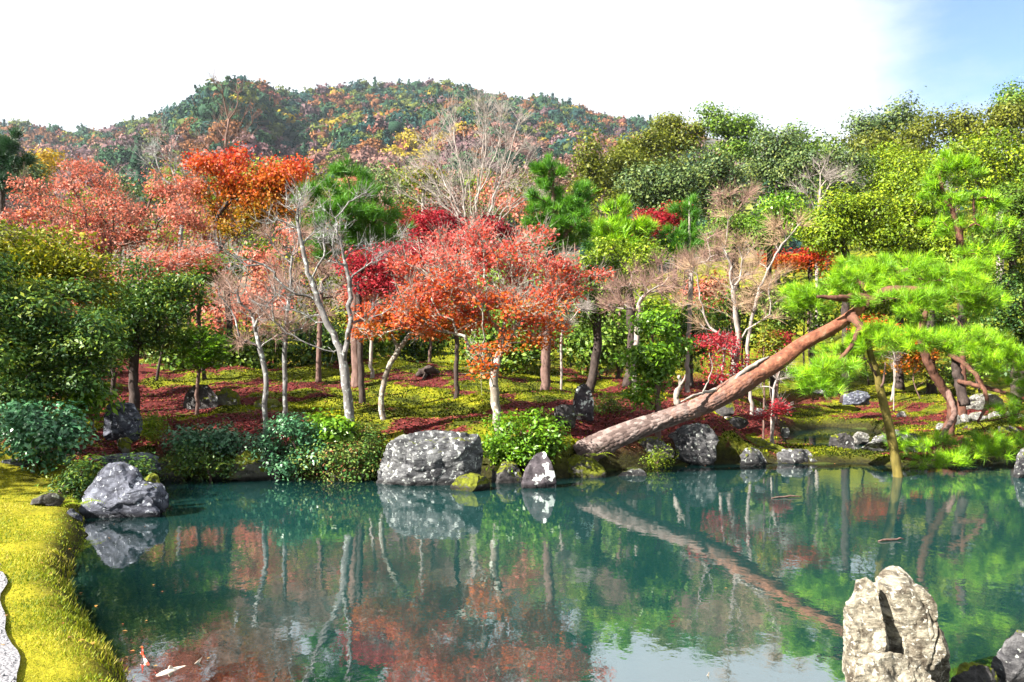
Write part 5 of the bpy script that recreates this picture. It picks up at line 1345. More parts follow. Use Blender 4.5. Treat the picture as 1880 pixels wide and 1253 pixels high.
B_plated = pine_bark()
B_dead = bark_mat('bleached_dead_wood', (0.10, 0.085, 0.075), (0.30, 0.27, 0.245), None, 11)

YP = 13.2
def row(px, py, rp, dY=0.0):
    y = YP + dY
    return np.append(P(px, py, y), rp / F * y)
ctrl = [row(1066, 838, 26, .10), row(1092, 822, 23, .05), row(1141, 799, 22), row(1185, 782, 20), row(1224, 768, 18.5), row(1285, 747, 19.5), row(1330, 724, 21, -.05), row(1362, 704, 21.5, -.1), row(1390, 686, 19.5, -.1),
        row(1432, 663, 16.5, -.1), row(1473, 632, 14.5, -.05), row(1530, 602, 13.5, 0), row(1560, 582, 11.5, .05), row(1595, 556, 10, .1), row(1645, 532, 8, .15)]
for r_ in ctrl[2:]: r_[3] *= .88
base = np.array(ctrl[1][:3]); base[2] = gz(base[0], base[1])
pine = thing('leaning_pine', base, 'old pine leaning far out over the pond with a thick bare plated trunk', 'pine tree')
tk, tpath, trad = plated_trunk('trunk', ctrl, B_plated, pine, base)
# torn scar with a bleached snag on the upper side of the trunk
def limb(name, pts, radii, mat, parent, base, sides=10, seed=1, jit=.06):
    c = catmull(np.hstack([np.array(pts), np.array(radii)[:, None]]), .05)
    c[1:-1, :3] += np.random.default_rng(seed).normal(0, .006, (len(c) - 2, 3))
    V, Q_, T_ = tube(c[:, :3] - base, np.maximum(.002, c[:, 3]), sides, jit=jit, rs=np.random.default_rng(seed))
    return obj(name, mesh_np('limb', V, [Q_, T_], smooth=True), mat, parent)
def pp(px, py, dY=0.0): return P(px, py, YP + dY)
limb('snag', [pp(1345, 700, -.18), pp(1365, 682, -.2), pp(1386, 670, -.19), pp(1412, 655, -.14)], [.015, .038, .035, .01], B_dead, pine, base, seed=3, jit=.12)
limb('dead_twig', [pp(1318, 715, -.1), pp(1290, 722, -.2), pp(1268, 728, -.28), pp(1250, 738, -.3)], [.03, .022, .018, .012], B_dead, pine, base, 6, 4)
limb('dead_twig', [pp(1290, 722, -.2), pp(1300, 700, -.25), pp(1308, 675, -.3), pp(1302, 648, -.3)], [.016, .012, .008, .004], B_dead, pine, base, 5, 5)
# main limbs
BR = [([(1600, 552), (1570, 545), (1540, 548, -.2), (1500, 545, -.3)], [.11, .07, .05, .025]),
      ([(1600, 552), (1640, 535, -.2), (1690, 535, -.3), (1740, 540, -.4), (1790, 560, -.4)], [.12, .09, .07, .05, .025]),
      ([(1585, 560), (1620, 530, .3), (1660, 500, .5), (1700, 490, .7)], [.10, .07, .05, .025]),
      ([(1560, 577), (1580, 600, -.3), (1600, 622, -.4), (1650, 632, -.5), (1720, 636, -.6)], [.09, .06, .05, .035, .02]),
      ([(1580, 600, -.3), (1560, 640, -.5), (1530, 668, -.6), (1500, 690, -.7)], [.05, .035, .025, .012]),
      ([(1600, 552), (1580, 520, .2), (1550, 525, .4), (1510, 530, .5)], [.08, .05, .035, .02])]
stems = []
for k, (pts, rd) in enumerate(BR):
    q = np.array([pp(*a) for a in pts]); stems.append(q)
    limb('branch', q, rd, B_redpine, pine, base, 9, 20 + k)
PADS = [(1640, 492, 105, 20, .5), (1560, 522, 80, 24, .3), (1700, 515, 100, 26, .1), (1770, 540, 80, 26, -.3), (1500, 542, 62, 26, .35), (1660, 548, 70, 22, -.5), (1590, 500, 50, 16, .8), (1740, 500, 60, 18, .6),
        (1630, 622, 75, 20, -.5), (1720, 628, 72, 22, -.6), (1600, 612, 38, 14, -.3), (1500, 690, 48, 24, -.7), (1520, 672, 42, 16, -.6), (1480, 552, 40, 18, .5), (1800, 565, 40, 20, -.4), (1510, 712, 40, 14, -.7), (1545, 650, 34, 12, .4)]
prs = np.random.default_rng(77)
cand = np.vstack([catmull(s, .08) for s in stems])
def clumped(n, c, r):
    q = max(4, n // 7)
    cc = ell(q, c, r * np.array([1.05, 1.05, 1.15]), prs, 'vol')
    w_ = prs.integers(0, q, n)
    return cc[w_] + prs.normal(size=(n, 3)) * np.array([.11, .11, .05])
for k, (px, py, rx, ry, dY) in enumerate(PADS):
    y = YP + dY; c = P(px, py, y); r = np.array([rx / F * y, min(.75, rx / F * y * .85), .78 * ry / F * y])
    tg = ell(max(8, int(16 * r[0])), c, r, prs, 'vol')
    j = np.argmin(((cand - c) ** 2).sum(1)); st = catmull(np.array([cand[j], (cand[j] + c) / 2 + prs.normal(0, .04, 3), c]), .1)
    nd, par, tips, m = grow(st, tg, prs, .4, .12, .03, .1)
    rr_ = pipe_radii(par, .022, .004)
    tu = clumped(int(62 * r[0] * (r[2] + .12) / .16) + 16, c, r)
    tu = np.vstack([tu, nd[tips]])
    dr = tu - (c - np.array([0, 0, r[2]])); dr /= np.linalg.norm(dr, axis=1)[:, None]
    V, Q_, var = needles_at(tu - base, prs, 54, .165, .0064, 1.0, .45, dr)
    pad = obj('foliage_pad', mesh_np('needle_pad', V, Q_, var), K_pine, pine)
    obj('branchlet', wood_mesh('branchlet', nd - base, par, rr_, m), B_redpine, pad)

# ------------------------------------------------------------------ crooked pine on the right bank with boughs low over the water
YC = 16.5
def pc(px, py, dY=0.0): return P(px, py, YC + dY)
cb = pc(1738, 800); cb[2] = gz(cb[0], cb[1])
crook = thing('crooked_pine', cb, 'crooked dark and red barked pine whose low boughs hang over the right bank', 'pine tree')
limb('trunk', [cb - np.array([0, 0, .1]), pc(1748, 745), pc(1722, 700, -.1), pc(1700, 655, -.2), pc(1690, 610, -.2), pc(1705, 560, -.2)], [.12, .09, .085, .08, .07, .045], B_redpine, crook, cb, 14, 31, .09)
limb('trunk', [pc(1772, 745), pc(1758, 690, .1), pc(1755, 650, .1), pc(1765, 590, .1), pc(1768, 520, .2)], [.11, .09, .08, .07, .04], B_dark, crook, cb, 12, 32, .09)
limb('branch', [pc(1742, 650), pc(1775, 672, -.3), pc(1802, 705, -.6), pc(1812, 740, -.9), pc(1795, 775, -1.4)], [.055, .05, .045, .035, .02], B_redpine, crook, cb, 10, 33, .08)
limb('branch', [pc(1740, 720, -.1), pc(1752, 760, -.4), pc(1735, 790, -.9), pc(1720, 815, -1.6)], [.06, .055, .045, .03], B_brown, crook, cb, 9, 34, .08)
limb('branch', [pc(1725, 640), pc(1770, 628, -.4), pc(1830, 640, -.8), pc(1880, 660, -1.0)], [.06, .045, .03, .02], B_redpine, crook, cb, 8, 35)
limb('branch', [pc(1760, 700), pc(1840, 720, -.8), pc(1900, 745, -1.4)], [.05, .04, .02], B_redpine, crook, cb, 8, 36)
CP = [(1700, 815, 70, 18, -2.2), (1780, 825, 72, 22, -2.4), (1640, 838, 48, 14, -2.6), (1845, 820, 60, 26, -2.4), (1720, 845, 60, 14, -2.7), (1870, 760, 40, 26, -1.8), (1850, 660, 48, 26, -1.2), (1825, 630, 50, 18, -.9), (1880, 700, 40, 34, -1.4), (1780, 615, 55, 18, -.5), (1700, 570, 44, 18, -.2), (1610, 845, 30, 10, -2.7)]
for k, (px, py, rx, ry, dY) in enumerate(CP):
    y = YC + dY; c = P(px, py, y); r = np.array([rx / F * y, min(.75, rx / F * y * .85), ry / F * y])
    src = [pc(1795, 775, -1.4), pc(1720, 815, -1.6), pc(1880, 660, -1.0), pc(1900, 745, -1.4), pc(1705, 560, -.2), pc(1768, 520, .2)]
    a = min(src, key=lambda q: np.linalg.norm(q - c))
    st = catmull(np.array([a, (a + c) / 2 + prs.normal(0, .05, 3), c]), .1)
    tg = ell(max(8, int(16 * r[0])), c, r, prs, 'vol')
    nd, par, tips, m = grow(st, tg, prs, .4, .12, .03, .1)
    tu = np.vstack([clumped(int((22 if py > 800 else 42) * r[0] * (r[2] + .12) / .16) + 10, c, r), nd[tips]])
    tu = tu[tu[:, 2] > np.maximum(ground(tu[:, 0], tu[:, 1]), 0) + .05]
    if len(tu) < 34: continue
    dr = tu - (c - np.array([0, 0, r[2]])); dr /= np.linalg.norm(dr, axis=1)[:, None]
    V, Q_, var = needles_at(tu - cb, prs, 54, .17, .0066, 1.0, .4, dr)
    pad = obj('foliage_pad', mesh_np('needle_pad', V, Q_, var), K_pine, crook)
    obj('branchlet', wood_mesh('branchlet', nd - cb, par, pipe_radii(par, .025, .004), m), B_redpine, pad)

# ------------------------------------------------------------------ the prop standing in the water
B_pole = bark_mat('weathered_pole', (0.05, 0.044, 0.010), (0.17, 0.135, 0.035), None, 8, bump=.3)
YQ = 12.95
pb = P(1649, 880, YQ)
pole = thing('support_pole', (pb[0], pb[1], 0), 'yellowish wooden prop standing in the pond and holding up the leaning pine', 'pole')
pb0 = np.array([pb[0], pb[1], 0.0])
pts = [P(1652, 920, YQ), P(1648, 870, YQ), P(1636, 800, YQ + .02), P(1622, 740, YQ + .03), P(1610, 690, YQ + .03), P(1598, 650, YQ), P(1590, 610, YQ - .05)]
c = catmull(np.hstack([np.array(pts), np.array([.078, .075, .072, .066, .06, .05, .042])[:, None]]), .06)
c[:, 3] *= 1 + 0.035 * np.sin(np.arange(len(c)) * 1.3) + 0.05 * (np.arange(len(c)) % 9 == 0)
V, Q_, T_ = tube(c[:, :3] - pb0, c[:, 3], 16, jit=.02, rs=np.random.default_rng(2))
obj('shaft', mesh_np('shaft', V, [Q_, T_], smooth=True), B_pole, pole)
limb('stub', [P(1611, 692, YQ), P(1598, 672, YQ - .1), P(1590, 660, YQ - .2), P(1575, 655, YQ - .25)], [.022, .016, .012, .006], B_brown, pole, pb0, 6, 41)
limb('stub', [P(1616, 715, YQ), P(1624, 690, YQ - .1), P(1625, 665, YQ - .15)], [.022, .016, .008], B_brown, pole, pb0, 6, 42)
# rope lashing near the top
rl = []
for a in np.linspace(0, 2 * math.pi * 5, 90):
    k = int(len(c) * .93); ctr = c[k, :3] - pb0
    rl.append(ctr + np.array([math.cos(a) * (c[k, 3] + .006), math.sin(a) * (c[k, 3] + .006), (a / (2 * math.pi * 5) - .5) * .09]))
V, Q_, T_ = tube(rl, np.full(90, .007), 6)
obj('rope_lashing', mesh_np('rope', V, [Q_, T_], smooth=True), B_tan, pole)

# dead stump and post on the bank behind the trunk
sb = gp(1247, 745)
st_ = thing('dead_stump', sb, 'broken grey dead stem standing behind the leaning pine trunk', 'stump')
limb('stem', [P(1243, 745, sb[1]), P(1242, 725, sb[1]), P(1250, 705, sb[1] + .05), P(1246, 690, sb[1])], [.075, .06, .05, .03], B_dead, st_, sb, 9, 51, .15)
limb('limb', [P(1250, 708, sb[1]), P(1256, 698, sb[1] - .05), P(1258, 688, sb[1] - .05)], [.03, .02, .008], B_dead, st_, sb, 6, 52, .1)
sb = gp(790, 690)
dw = thing('driftwood', sb, 'dark rotting stump lying on the mossy mound left of the coral maple', 'stump')
limb('log', [P(765, 690, sb[1]), P(785, 680, sb[1] - .1), P(808, 684, sb[1])], [.05, .12, .03], B_dark, dw, sb, 9, 53, .2)
limb('root', [P(785, 682, sb[1] - .1), P(778, 696, sb[1] - .25), P(772, 700, sb[1] - .35)], [.06, .04, .015], B_dark, dw, sb, 7, 54, .2)
for i, (x0, x1, y, lb) in enumerate([(1416, 1472, 914, 'thin floating stick on the water below the leafy spit'), (1612, 1660, 993, 'floating twig lying across the reflection of the prop')]):
    a = np.array([*W(x0, y + 2), .005]); b = np.array([*W(x1, y - 1), .012])
    fs = thing('floating_twig', (a + b) / 2, lb, 'twig')
    ctr = (a + b) / 2
    limb('stick', [a, ctr + np.array([0, .02, .004]), b], [.006, .013, .005], B_brown, fs, ctr, 6, 60 + i)

# ------------------------------------------------------------------ shrubs, ferns, understory
def shrub(label, Y, crown, leaf, n=90, per=26, cr=.13, L=.06, wf=.5, name='shrub', cat='shrub', **kw):
    d = dict(up=.35, flat=.7, mode='shell', rt=.003, step=.1, outw=True, trunk_name='stem', cvar=.6); d.update(kw)
    return tree(name, label, cat, Y, crown, B_brown, leaf, d.pop('trunk', None), d.pop('r0', .022), n, per=per, cr=cr, L=L, wf=wf, **d)
shrub('wide blue green leathery bush at the left edge under the dark evergreen', 10.8, [(60, 790, 76, 36), (110, 775, 40, 24), (20, 790, 50, 36), (90, 820, 50, 20)], K_blue, 170, L=.075)
shrub('low blue green leafy shrub above the mossy bank rocks', 12.9, [(375, 808, 50, 14), (350, 815, 34, 10), (400, 802, 34, 12), (425, 808, 20, 9)], K_blue, 110, L=.065)
shrub('dense green shrub with pale tips in front of the thin grey trunks', 12.75, [(520, 800, 60, 28), (560, 820, 60, 30), (490, 805, 40, 20), (560, 845, 60, 26)], K_blue, 190, L=.06)
shrub('light green large leaved shrub at the foot of the forked leafless tree', 13.0, [(600, 780, 40, 18), (575, 790, 30, 14), (628, 785, 20, 14)], K_fresh, 70, L=.10)
shrub('red tinged azalea with dropped leaves beside the massive boulder', 12.7, [(640, 830, 50, 30), (600, 840, 44, 26), (670, 820, 40, 22), (640, 862, 50, 16), (590, 865, 40, 14)], K_shrubred, 190, L=.05)
shrub('bright green glossy bush between the massive boulder and the pointed rock', 12.75, [(960, 800, 62, 30), (920, 815, 36, 24), (1000, 800, 34, 22), (965, 775, 28, 14), (955, 835, 44, 14)], K_fresh, 200, L=.075, wf=.42)
shrub('dark little fern bush at the back of the large rounded boulder', 10.2, [(140, 880, 24, 22), (130, 900, 20, 18), (160, 865, 14, 12)], K_dark, 60, L=.06, wf=.35)
shrub('green tuft of leaves on the small moss capped rock', 10.9, [(250, 862, 16, 14)], K_dark, 26, L=.05)
shrub('tiny dark bush at the lawn edge between two bluish stones', 11.0, [(75, 862, 20, 10), (60, 866, 12, 7)], K_dark, 40, L=.04)
shrub('dark hanging bush on the bank under the blue green shrub', 12.55, [(370, 850, 50, 22), (340, 840, 30, 16), (405, 850, 30, 20)], K_dark, 110, L=.05)
shrub('yellow green fern like shrub on the red leaves beside the tall grey rock', 13.2, [(278, 780, 18, 14), (265, 795, 14, 10)], K_yg, 36, L=.07, wf=.3)
shrub('leafy seedling on a thin stem behind the blue green bush', 11.9, [(160, 725, 26, 14), (140, 745, 22, 12), (180, 735, 16, 10)], K_fresh, 36, L=.11, wf=.4, r0=.015)
shrub('mossy rounded low shrub at the right of the upright pointed slab', 15.5, [(1110, 745, 36, 16)], K_mid, 80, L=.04)
shrub('red leaved low bush beside the wide blue green shrubs under the grey trunks', 13.3, [(690, 800, 26, 10), (660, 796, 20, 8)], K_shrubred, 40, L=.05)
shrub('trailing green plant on the lichen streaked rock', 14.0, [(1215, 838, 16, 10), (1205, 850, 20, 8)], K_yg, 36, L=.04, wf=.3)
shrub('olive leaved plant behind the bright red pine bark', 17.0, [(1400, 615, 26, 16), (1405, 640, 20, 14)], K_olive, 60, L=.06)
shrub('yellow blooming low bush on the sunny far slope', 25.0, [(1680, 640, 26, 12), (1705, 690, 20, 8)], K_olive, 60, L=.09)
EVU = [  # dark understory behind the mossy mound
    ('dark understory shrub behind the slender young evergreen', 22, [(420, 640, 60, 26), (470, 630, 50, 26)], K_mid), ('dark understory shrub behind the slim upright tree', 23, [(540, 625, 60, 28), (590, 615, 50, 30)], K_dark),
    ('dark understory shrub behind the forked leafless tree', 24, [(640, 615, 50, 28), (680, 600, 40, 34)], K_mid), ('dark understory shrub behind the curved maple', 25, [(790, 600, 60, 40), (740, 610, 40, 30)], K_dark),
    ('dark understory shrub behind the coral maple trunk', 24, [(870, 610, 60, 38), (920, 620, 40, 30)], K_mid), ('dark understory shrub behind the brown pine trunk', 23.5, [(980, 610, 50, 38), (1040, 600, 40, 40)], K_mid),
    ('shadowed bush on the red leaf slope behind the upright slab', 22, [(1080, 620, 36, 40), (1110, 600, 40, 36)], K_mid), ('shadowed bush left of the small leafy evergreen', 23, [(1140, 600, 40, 34)], K_mid),
    ('green bush right of the small leafy evergreen', 23, [(1250, 600, 44, 34), (1290, 590, 40, 34)], K_mid), ('green bush behind the tan twigs', 25, [(1350, 580, 60, 40), (1400, 560, 50, 40)], K_mid),
    ('green bush behind the bend of the leaning pine', 27, [(1460, 560, 60, 50), (1500, 530, 50, 40)], K_mid), ('green bush under the yellow green tree', 28, [(1560, 540, 60, 40), (1620, 520, 60, 40)], K_yg),
    ('green bush behind the crown of the leaning pine', 28, [(1680, 560, 60, 50), (1740, 560, 50, 50)], K_mid), ('green bush behind the crooked pine', 26, [(1800, 610, 50, 40), (1770, 640, 40, 20)], K_mid),
    ('dark bush at the frame edge behind the crooked pine', 24, [(1870, 640, 40, 40)], K_dark), ('dark understory shrub behind the camellia like tree', 22, [(330, 640, 50, 30), (290, 620, 50, 40)], K_mid),
    ('dark understory shrub left of the camellia like tree', 20, [(170, 650, 50, 34), (120, 670, 40, 40)], K_dark), ('dark understory shrub under the olive leaved tree', 18, [(90, 690, 60, 50), (140, 720, 30, 30)], K_mid),
    ('russet leaved bush behind the salmon maple trunk', 24, [(120, 560, 60, 40), (170, 540, 50, 40)], K_salmon), ('russet bush behind the leafless thin grey tree', 26, [(420, 560, 60, 40), (470, 520, 60, 50)], K_salmon),
    ('olive bush behind the slim upright tree', 27, [(540, 530, 60, 50), (600, 560, 50, 40)], K_olive), ('olive bush behind the curved maple', 28, [(760, 540, 60, 50), (700, 560, 50, 40)], K_mid),
    ('green bush behind the coral maple crown', 28, [(900, 520, 80, 60)], K_mid), ('green bush behind the tall green pine', 27, [(1030, 520, 60, 50), (1090, 560, 40, 30)], K_mid),
    ('olive bush below the light green young pine', 27, [(1180, 540, 60, 40), (1120, 550, 40, 30)], K_yg), ('russet bush below the drooping young pine', 28, [(1300, 520, 60, 40)], K_salmon)]
for lb, y, cr_, k in EVU:
    cr_ = cr_ + [(c[0] + 8, c[1] + 34, c[2] * .9, 22) for c in cr_]
    hill_tree(lb, y, cr_, k, name='shrub', cat='shrub', n=120 if len(cr_) > 2 else 70, per=22, trunk_name='stem', r0=.03, L=.13, cr=.3)

def fern(label, px, py, Y, n=7, L=.28, mat=None, seed=1, spread=1.0):
    rs = np.random.default_rng(900 + seed)
    b = P(px, py, Y); b[2] = max(gz(b[0], b[1]), .02) if Y > 0 else b[2]
    b = np.array([b[0], b[1], max(b[2], P(px, py, Y)[2])])
    f = thing('fern', b, label, 'fern')
    for k in range(n):
        a = 6.28 * k / n + rs.uniform(-.3, .3); ln = L * rs.uniform(.7, 1.15)
        t = np.linspace(0, 1, 13)
        dirv = np.array([math.cos(a), math.sin(a), 0])
        sp = dirv * (t * ln * spread)[:, None] + np.array([0, 0, 1.0]) * (ln * (0.75 * t - 0.75 * t ** 2.2))[:, None]
        V, Q = [], []
        sd = np.array([-math.sin(a), math.cos(a), 0])
        for i in range(1, 13):
            w = ln * .26 * math.sin(math.pi * min(1, (t[i] * .9 + .1))) + .004
            for sg in (-1, 1):
                o0 = len(V); tip = sp[i] + sd * sg * w + dirv * w * .35 - np.array([0, 0, w * .15])
                V += [sp[i] - dirv * ln * .028, sp[i] + dirv * ln * .028, tip]
                Q.append([o0, o0 + 1, o0 + 2])
        obj('frond', mesh_np('frond', np.array(V), np.array(Q), rs.uniform(.4, 1, len(Q))), mat or K_yg, f)
fern('yellow green fern arching at the foot of the large rounded boulder', 148, 928, 9.45, 7, .26, K_yg, 1)
fern('bright fern on the bank under the base of the leaning pine', 1093, 838, 13.0, 6, .3, K_yg, 2)
fern('small fern beside the tall grey rock on red leaves', 262, 800, 12.9, 6, .28, K_fresh, 3)
fern('small fern hanging above the water beside the moss draped rock', 420, 855, 12.4, 6, .25, K_mid, 4)
fern('fern growing from the ledge slab at the far end of the lawn', 186, 842, 11.6, 5, .22, K_fresh, 5)
fern('fern sprouting among rocks beside the dark slope boulder', 335, 765, 15.2, 6, .26, K_mid, 6)
fern('pale fern at the foot of the upright pointed slab', 1060, 765, 14.1, 6, .2, K_fresh, 7)
fern('small fern growing on the bank under the leaning trunk', 1205, 835, 14.0, 6, .22, K_yg, 8)

# ------------------------------------------------------------------ koi
def koi_mat(name, base, patch, amt):
    m, t, out = nt(name); L = t.links.new
    tc = N(t, 'ShaderNodeTexCoord'); nz = N(t, 'ShaderNodeTexNoise', Scale=9.0, Detail=1.5); L(tc.outputs['Object'], nz.inputs['Vector'])
    r = ramp(t, [(amt, base), (amt + .03, patch)]); L(nz.outputs['Fac'], r.inputs['Fac'])
    b = N(t, 'ShaderNodeBsdfPrincipled', Roughness=.3); L(r.outputs['Color'], b.inputs['Base Color']); L(b.outputs['BSDF'], out.inputs['Surface'])
    return m
KOI = koi_mat('red_white_koi_skin', (0.75, 0.70, 0.66), (0.62, 0.05, 0.02), .5)
KOI2 = koi_mat('pale_gold_koi_skin', (0.65, 0.55, 0.45), (0.55, 0.22, 0.05), .58)
def koi(label, spine, ln, mat, roll=0):
    """spine: points from head to tail"""
    c = catmull(np.array(spine, float), ln / 26.0); n = len(c); t = np.linspace(0, 1, n)
    rad = ln * .11 * np.clip(np.sin(np.clip(t * .93 + .07, 0, 1) ** .62 * math.pi), 0.02, 1) ** .75
    rad = np.maximum(rad, ln * .02)
    base = c.mean(0)
    k = thing('koi', base, label, 'fish')
    V, Q_, T_ = tube(c - base, rad, 14); 
    obj('body', mesh_np('koi_body', V, [Q_, T_], smooth=True), mat, k)
    T = c[-1] - c[-3]; T /= np.linalg.norm(T); side = np.cross(T, [0, 0, 1.0]); side /= np.linalg.norm(side) + 1e-9
    upv = np.cross(side, T)
    e = c[-1] - base
    def fin(nm, pts, th=.004):
        p = np.array(pts); nrm = np.cross(p[1] - p[0], p[2] - p[0]); nrm /= np.linalg.norm(nrm) + 1e-9
        m_ = len(p); V = np.vstack([p + nrm * th / 2, p - nrm * th / 2]); q = [[i, (i + 1) % m_, m_ + (i + 1) % m_, m_ + i] for i in range(m_)]
        tr = [[0, i, i + 1] for i in range(1, m_ - 1)] + [[m_, m_ + i + 1, m_ + i] for i in range(1, m_ - 1)]
        obj(nm, mesh_np('fin', V, [np.array(q), np.array(tr)]), mat, k)
    fin('tail_fin', [e - T * ln * .04, e + T * ln * .18 + upv * ln * .12, e + T * ln * .09, e + T * ln * .19 - upv * ln * .10])
    mid = c[n // 3] - base; h = rad[n // 3]; c2 = c[n // 2] - base
    fin('dorsal_fin', [mid + upv * h * .9, mid + upv * h * 1.6 + T * ln * .05, c2 + upv * rad[n // 2] * 1.35, c2 + upv * rad[n // 2] * .9])
    g1 = c[n // 4] - base
    for sg in (-1, 1):
        fin('pectoral_fin', [g1 + side * sg * rad[n // 4] * .85, g1 + side * sg * (rad[n // 4] + ln * .12) + T * ln * .06, g1 + side * sg * rad[n // 4] * .85 + T * ln * .07])
def wk(px, py, z): 
    Yk = (H - z) * F / (py - HY); return np.array([(px - CX) / F * Yk, Yk, z])
koi('red and white koi lifting its tail out of the water by the grass edge', [wk(295, 1266, -.06), wk(281, 1243, -.04), wk(271, 1222, -.01), wk(263, 1203, .035)], .27, KOI)
koi('pale koi with a golden tail skimming the surface beside the red and white one', [wk(283, 1252, -.03), wk(305, 1241, -.022), wk(332, 1230, -.018), wk(356, 1222, -.01)], .32, KOI2)
koi('dim reddish koi under water below the coral reflection', [wk(690, 1185, -.12), wk(715, 1197, -.12), wk(745, 1207, -.12), wk(772, 1203, -.12)], .36, KOI2)
koi('pinkish koi with fins raised at the bottom of the sky reflection', [wk(1255, 1262, -.06), wk(1280, 1256, -.05), wk(1296, 1247, -.02)], .22, KOI2)
koi('long dim koi deep under the coral reflection', [wk(850, 1085, -.16), wk(890, 1105, -.16), wk(930, 1118, -.16)], .4, KOI2)

# ------------------------------------------------------------------ grass, gravel path, fallen leaves
def scatter(n, x0, x1, y0, y1, rs, wpow=0.0):
    x = rs.uniform(x0, x1, n); y = rs.uniform(y0, y1, n)
    if wpow: k = rs.uniform(0, 1, n) < (y0 / y) ** wpow; x, y = x[k], y[k]
    return x, y
grs = np.random.default_rng(55)
def path_edge(y): return -2.72 - (y - 4.36) * (4.23 - 2.72) / (6.6 - 4.36) * 1.0 + 0.03 * np.sin(y * 3.1) + 0.02 * np.sin(y * 8.3)
x, y = scatter(420000, -9.5, -1.2, 3.6, 10.6, grs, 1.5)
s = sd_water(x, y)
ok = (s > 0.0) & ((x > path_edge(y) - .06 + grs.normal(0, .05, len(x))) | (y > 6.75)) & (x > -.72 * y - .3)
ok &= grs.uniform(0, 1, len(x)) < .3 + .7 * sm(-.9, .2, wob(x, y, 2.4, 26) + .4 * wob(x, y, 6, 2))
x, y, s = x[ok], y[ok], s[ok]
z = ground(x, y)
n = len(x); a = grs.uniform(0, 6.28, n)
kmoss = sm(7.2, 8.8, y)
patch = sm(-.5, .8, wob(x, y, 2.4, 26) + .5 * wob(x, y, 6, 2))
ln = (0.016 + 0.018 * patch * (1 - .6 * kmoss) + .03 * np.exp(-(s / .10) ** 2) * (1 - .5 * kmoss)) * grs.uniform(.55, 1.3, n)
lean = np.stack([np.cos(a), np.sin(a), 0 * a], 1) * (ln * grs.uniform(.1, .9, n))[:, None]
wd = .0045 + .0008 * y
b0 = np.stack([x, y, z - .004], 1); sdv = np.stack([-np.sin(a + .8), np.cos(a + .8), 0 * a], 1) * wd[:, None] * .5
V = np.stack([b0 - sdv, b0 + sdv, b0 + lean + np.array([0, 0, 1.0]) * ln[:, None]], 1).reshape(-1, 3)
tone = np.clip(.5 + .3 * wob(x, y, 1.6, 8) + grs.normal(0, .22, n), 0, 1)
K_grass = leaf_mat('lawn_blade', [(0.07, 0.11, 0.006), (0.16, 0.21, 0.008), (0.28, 0.29, 0.012), (0.42, 0.34, 0.08)], .35, .6, .2)
tag(obj('grass', mesh_np('grass', V, np.arange(3 * n).reshape(n, 3), tone), K_grass), 'sunlit yellow green grass on the near left bank', kind='stuff')
print('grass', n)
yy = np.linspace(-3, 7.3, 84); tt = np.linspace(0, 1, 12)
PX = path_edge(yy)[:, None] - tt[None, :] * 2.4; PY = yy[:, None] + 0 * tt[None, :]
PXm = np.where(PY > 6.55, PX - (PY - 6.55) * 1.2, PX)
PZ = ground(PXm, PY) + .022 + .004 * wob(PXm, PY, 9, 3)
pi_ = np.arange(PX.size).reshape(PX.shape)
m_, t_, o_ = nt('white_gravel_path')
tc_ = N(t_, 'ShaderNodeTexCoord'); v_ = N(t_, 'ShaderNodeTexVoronoi', Scale=48.0); t_.links.new(tc_.outputs['Object'], v_.inputs['Vector'])
rp_ = ramp(t_, [(0.0, (0.22, 0.215, 0.235)), (0.7, (0.14, 0.14, 0.155))]); t_.links.new(v_.outputs['Distance'], rp_.inputs['Fac'])
b_ = N(t_, 'ShaderNodeBsdfPrincipled', Roughness=.9); t_.links.new(rp_.outputs['Color'], b_.inputs['Base Color'])
bp_ = N(t_, 'ShaderNodeBump', Strength=.8, Distance=.01); bp_.invert = True; t_.links.new(v_.outputs['Distance'], bp_.inputs['Height']); t_.links.new(bp_.outputs['Normal'], b_.inputs['Normal'])
t_.links.new(b_.outputs['BSDF'], o_.inputs['Surface'])
tag(obj('path', mesh_np('path', np.stack([PXm.ravel(), PY.ravel(), PZ.ravel()], 1), np.stack([pi_[:-1, :-1].ravel(), pi_[:-1, 1:].ravel(), pi_[1:, 1:].ravel(), pi_[1:, :-1].ravel()], 1), smooth=True), m_), 'white gravel path along the lawn', kind='structure')
# loose gravel
x, y = scatter(3200, -5.2, -2.3, 3.6, 6.8, grs); ok = (x < path_edge(y) - .01) & (x > path_edge(y) - 1.2); x, y = x[ok], y[ok]; z = ground(x, y) + .024
V0, T0 = ICO[1]; n = len(x); rr = grs.uniform(.005, .011, n)
V = V0[None] * rr[:, None, None] * grs.uniform(.6, 1.2, (n, 1, 3)) + np.stack([x, y, z], 1)[:, None, :]
T = T0[None] + (np.arange(n) * len(V0))[:, None, None]
tag(obj('gravel', mesh_np('gravel', V.reshape(-1, 3), T.reshape(-1, 3)), m_), 'loose white gravel scattered on the path', kind='stuff')
# fallen leaves
x, y = scatter(190000, -9, 13, 11.5, 26, grs, 1.3)
s = sd_water(x, y); lm = litter_mask(x, y)
ok = (s > .12) & (grs.uniform(0, 1, len(x)) < lm ** 1.5 * .9 + .025); x, y = x[ok], y[ok]; z = ground(x, y) + .012
C = np.stack([x, y, z], 1)
V, Q_ = leaf_quads(C, grs, .055, .75, .8); var = np.clip(.45 + .3 * wob(x, y, 2.0, 14) + grs.normal(0, .25, len(x)), 0, 1)
K_fallen = leaf_mat('fallen_maple_leaf', [(0.035, 0.008, 0.010), (0.10, 0.012, 0.018), (0.20, 0.028, 0.028), (0.32, 0.10, 0.05)], .15, .7)
tag(obj('fallen_leaves', mesh_np('fallen_leaves', V, Q_, var), K_fallen), 'crimson maple leaves strewn over the mossy bank', kind='stuff')
print('litter', len(x))
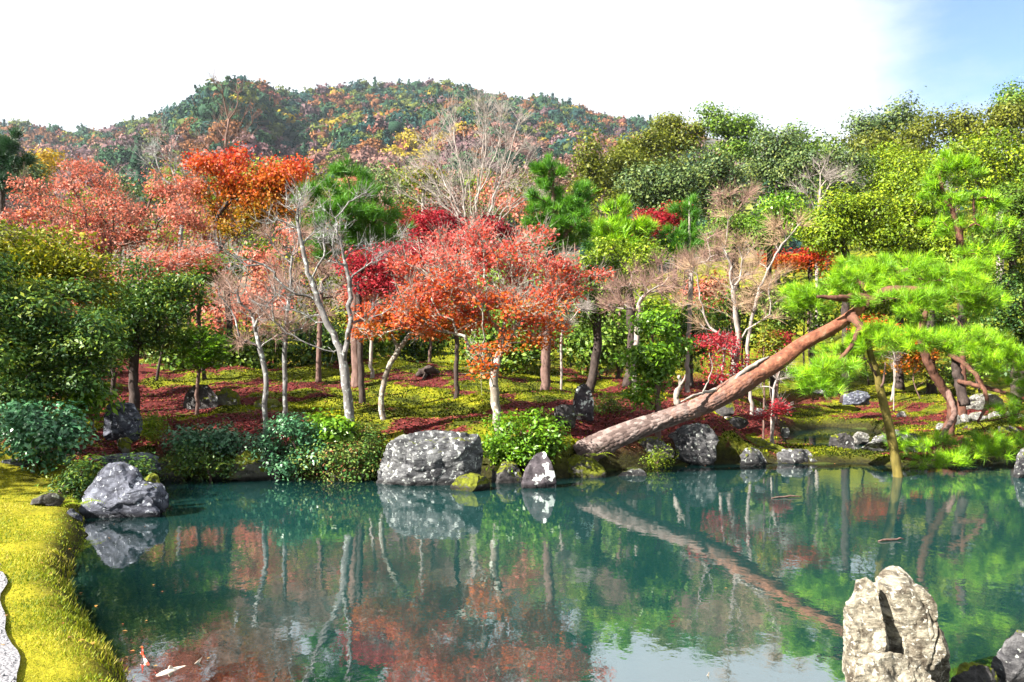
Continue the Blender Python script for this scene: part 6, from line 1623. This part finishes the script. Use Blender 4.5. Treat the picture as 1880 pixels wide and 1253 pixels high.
# leaves on the water and on the lawn
x, y = scatter(60000, -6, 9, 4.6, 14.8, grs); s = sd_water(x, y)
ok = (s < -.05) & (grs.uniform(0, 1, len(x)) < (.02 * np.exp(s / .3) + .0002)); xw, yw = x[ok], y[ok]
x, y = scatter(9000, -8, -1.5, 4.2, 10.5, grs); s = sd_water(x, y); ok = (s > .05) & (grs.uniform(0, 1, len(x)) < .02); xl, yl = x[ok], y[ok]
C = np.concatenate([np.stack([xw, yw, 0 * xw + .006], 1), np.stack([xl, yl, ground(xl, yl) + .03], 1)])
V, Q_ = leaf_quads(C, grs, .032, .7, .97)
tag(obj('scattered_leaves', mesh_np('scattered_leaves', V, Q_, grs.uniform(0, 1, len(C))), leaf_mat('drifting_leaf', [(0.20, 0.05, 0.02), (0.30, 0.16, 0.03), (0.12, 0.06, 0.03)], .2, .6)), 'a few fallen leaves drifting on the pond and lying on the lawn', kind='stuff')
# moss tufts over the mound
x, y = scatter(330000, -9, 15, 11.4, 32, grs, 1.2)
s = sd_water(x, y); lm = litter_mask(x, y); ok = (s > .1) & (grs.uniform(0, 1, len(x)) > lm * .92); x, y = x[ok], y[ok]; z = ground(x, y)
n = len(x); a = grs.uniform(0, 6.28, n); ln = grs.uniform(.02, .05, n); wd = .022
b0 = np.stack([x, y, z - .006], 1); sdv = np.stack([-np.sin(a), np.cos(a), 0 * a], 1) * wd
V = np.stack([b0 - sdv, b0 + sdv, b0 + np.stack([np.cos(a) * ln * .6, np.sin(a) * ln * .6, ln], 1)], 1).reshape(-1, 3)
tone = np.clip(.42 + .36 * wob(x, y, 1.3, 16) + .32 * wob(x, y, 4.4, 22) + grs.normal(0, .14, n), 0, 1)
K_moss = leaf_mat('moss_tuft', [(0.008, 0.014, 0.003), (0.028, 0.04, 0.003), (0.10, 0.125, 0.004), (0.24, 0.235, 0.006)], .2, .9, .05)
tag(obj('moss', mesh_np('moss', V, np.arange(3 * n).reshape(n, 3), tone), K_moss), 'yellow green moss carpeting the mound', kind='stuff')
print('moss', n)
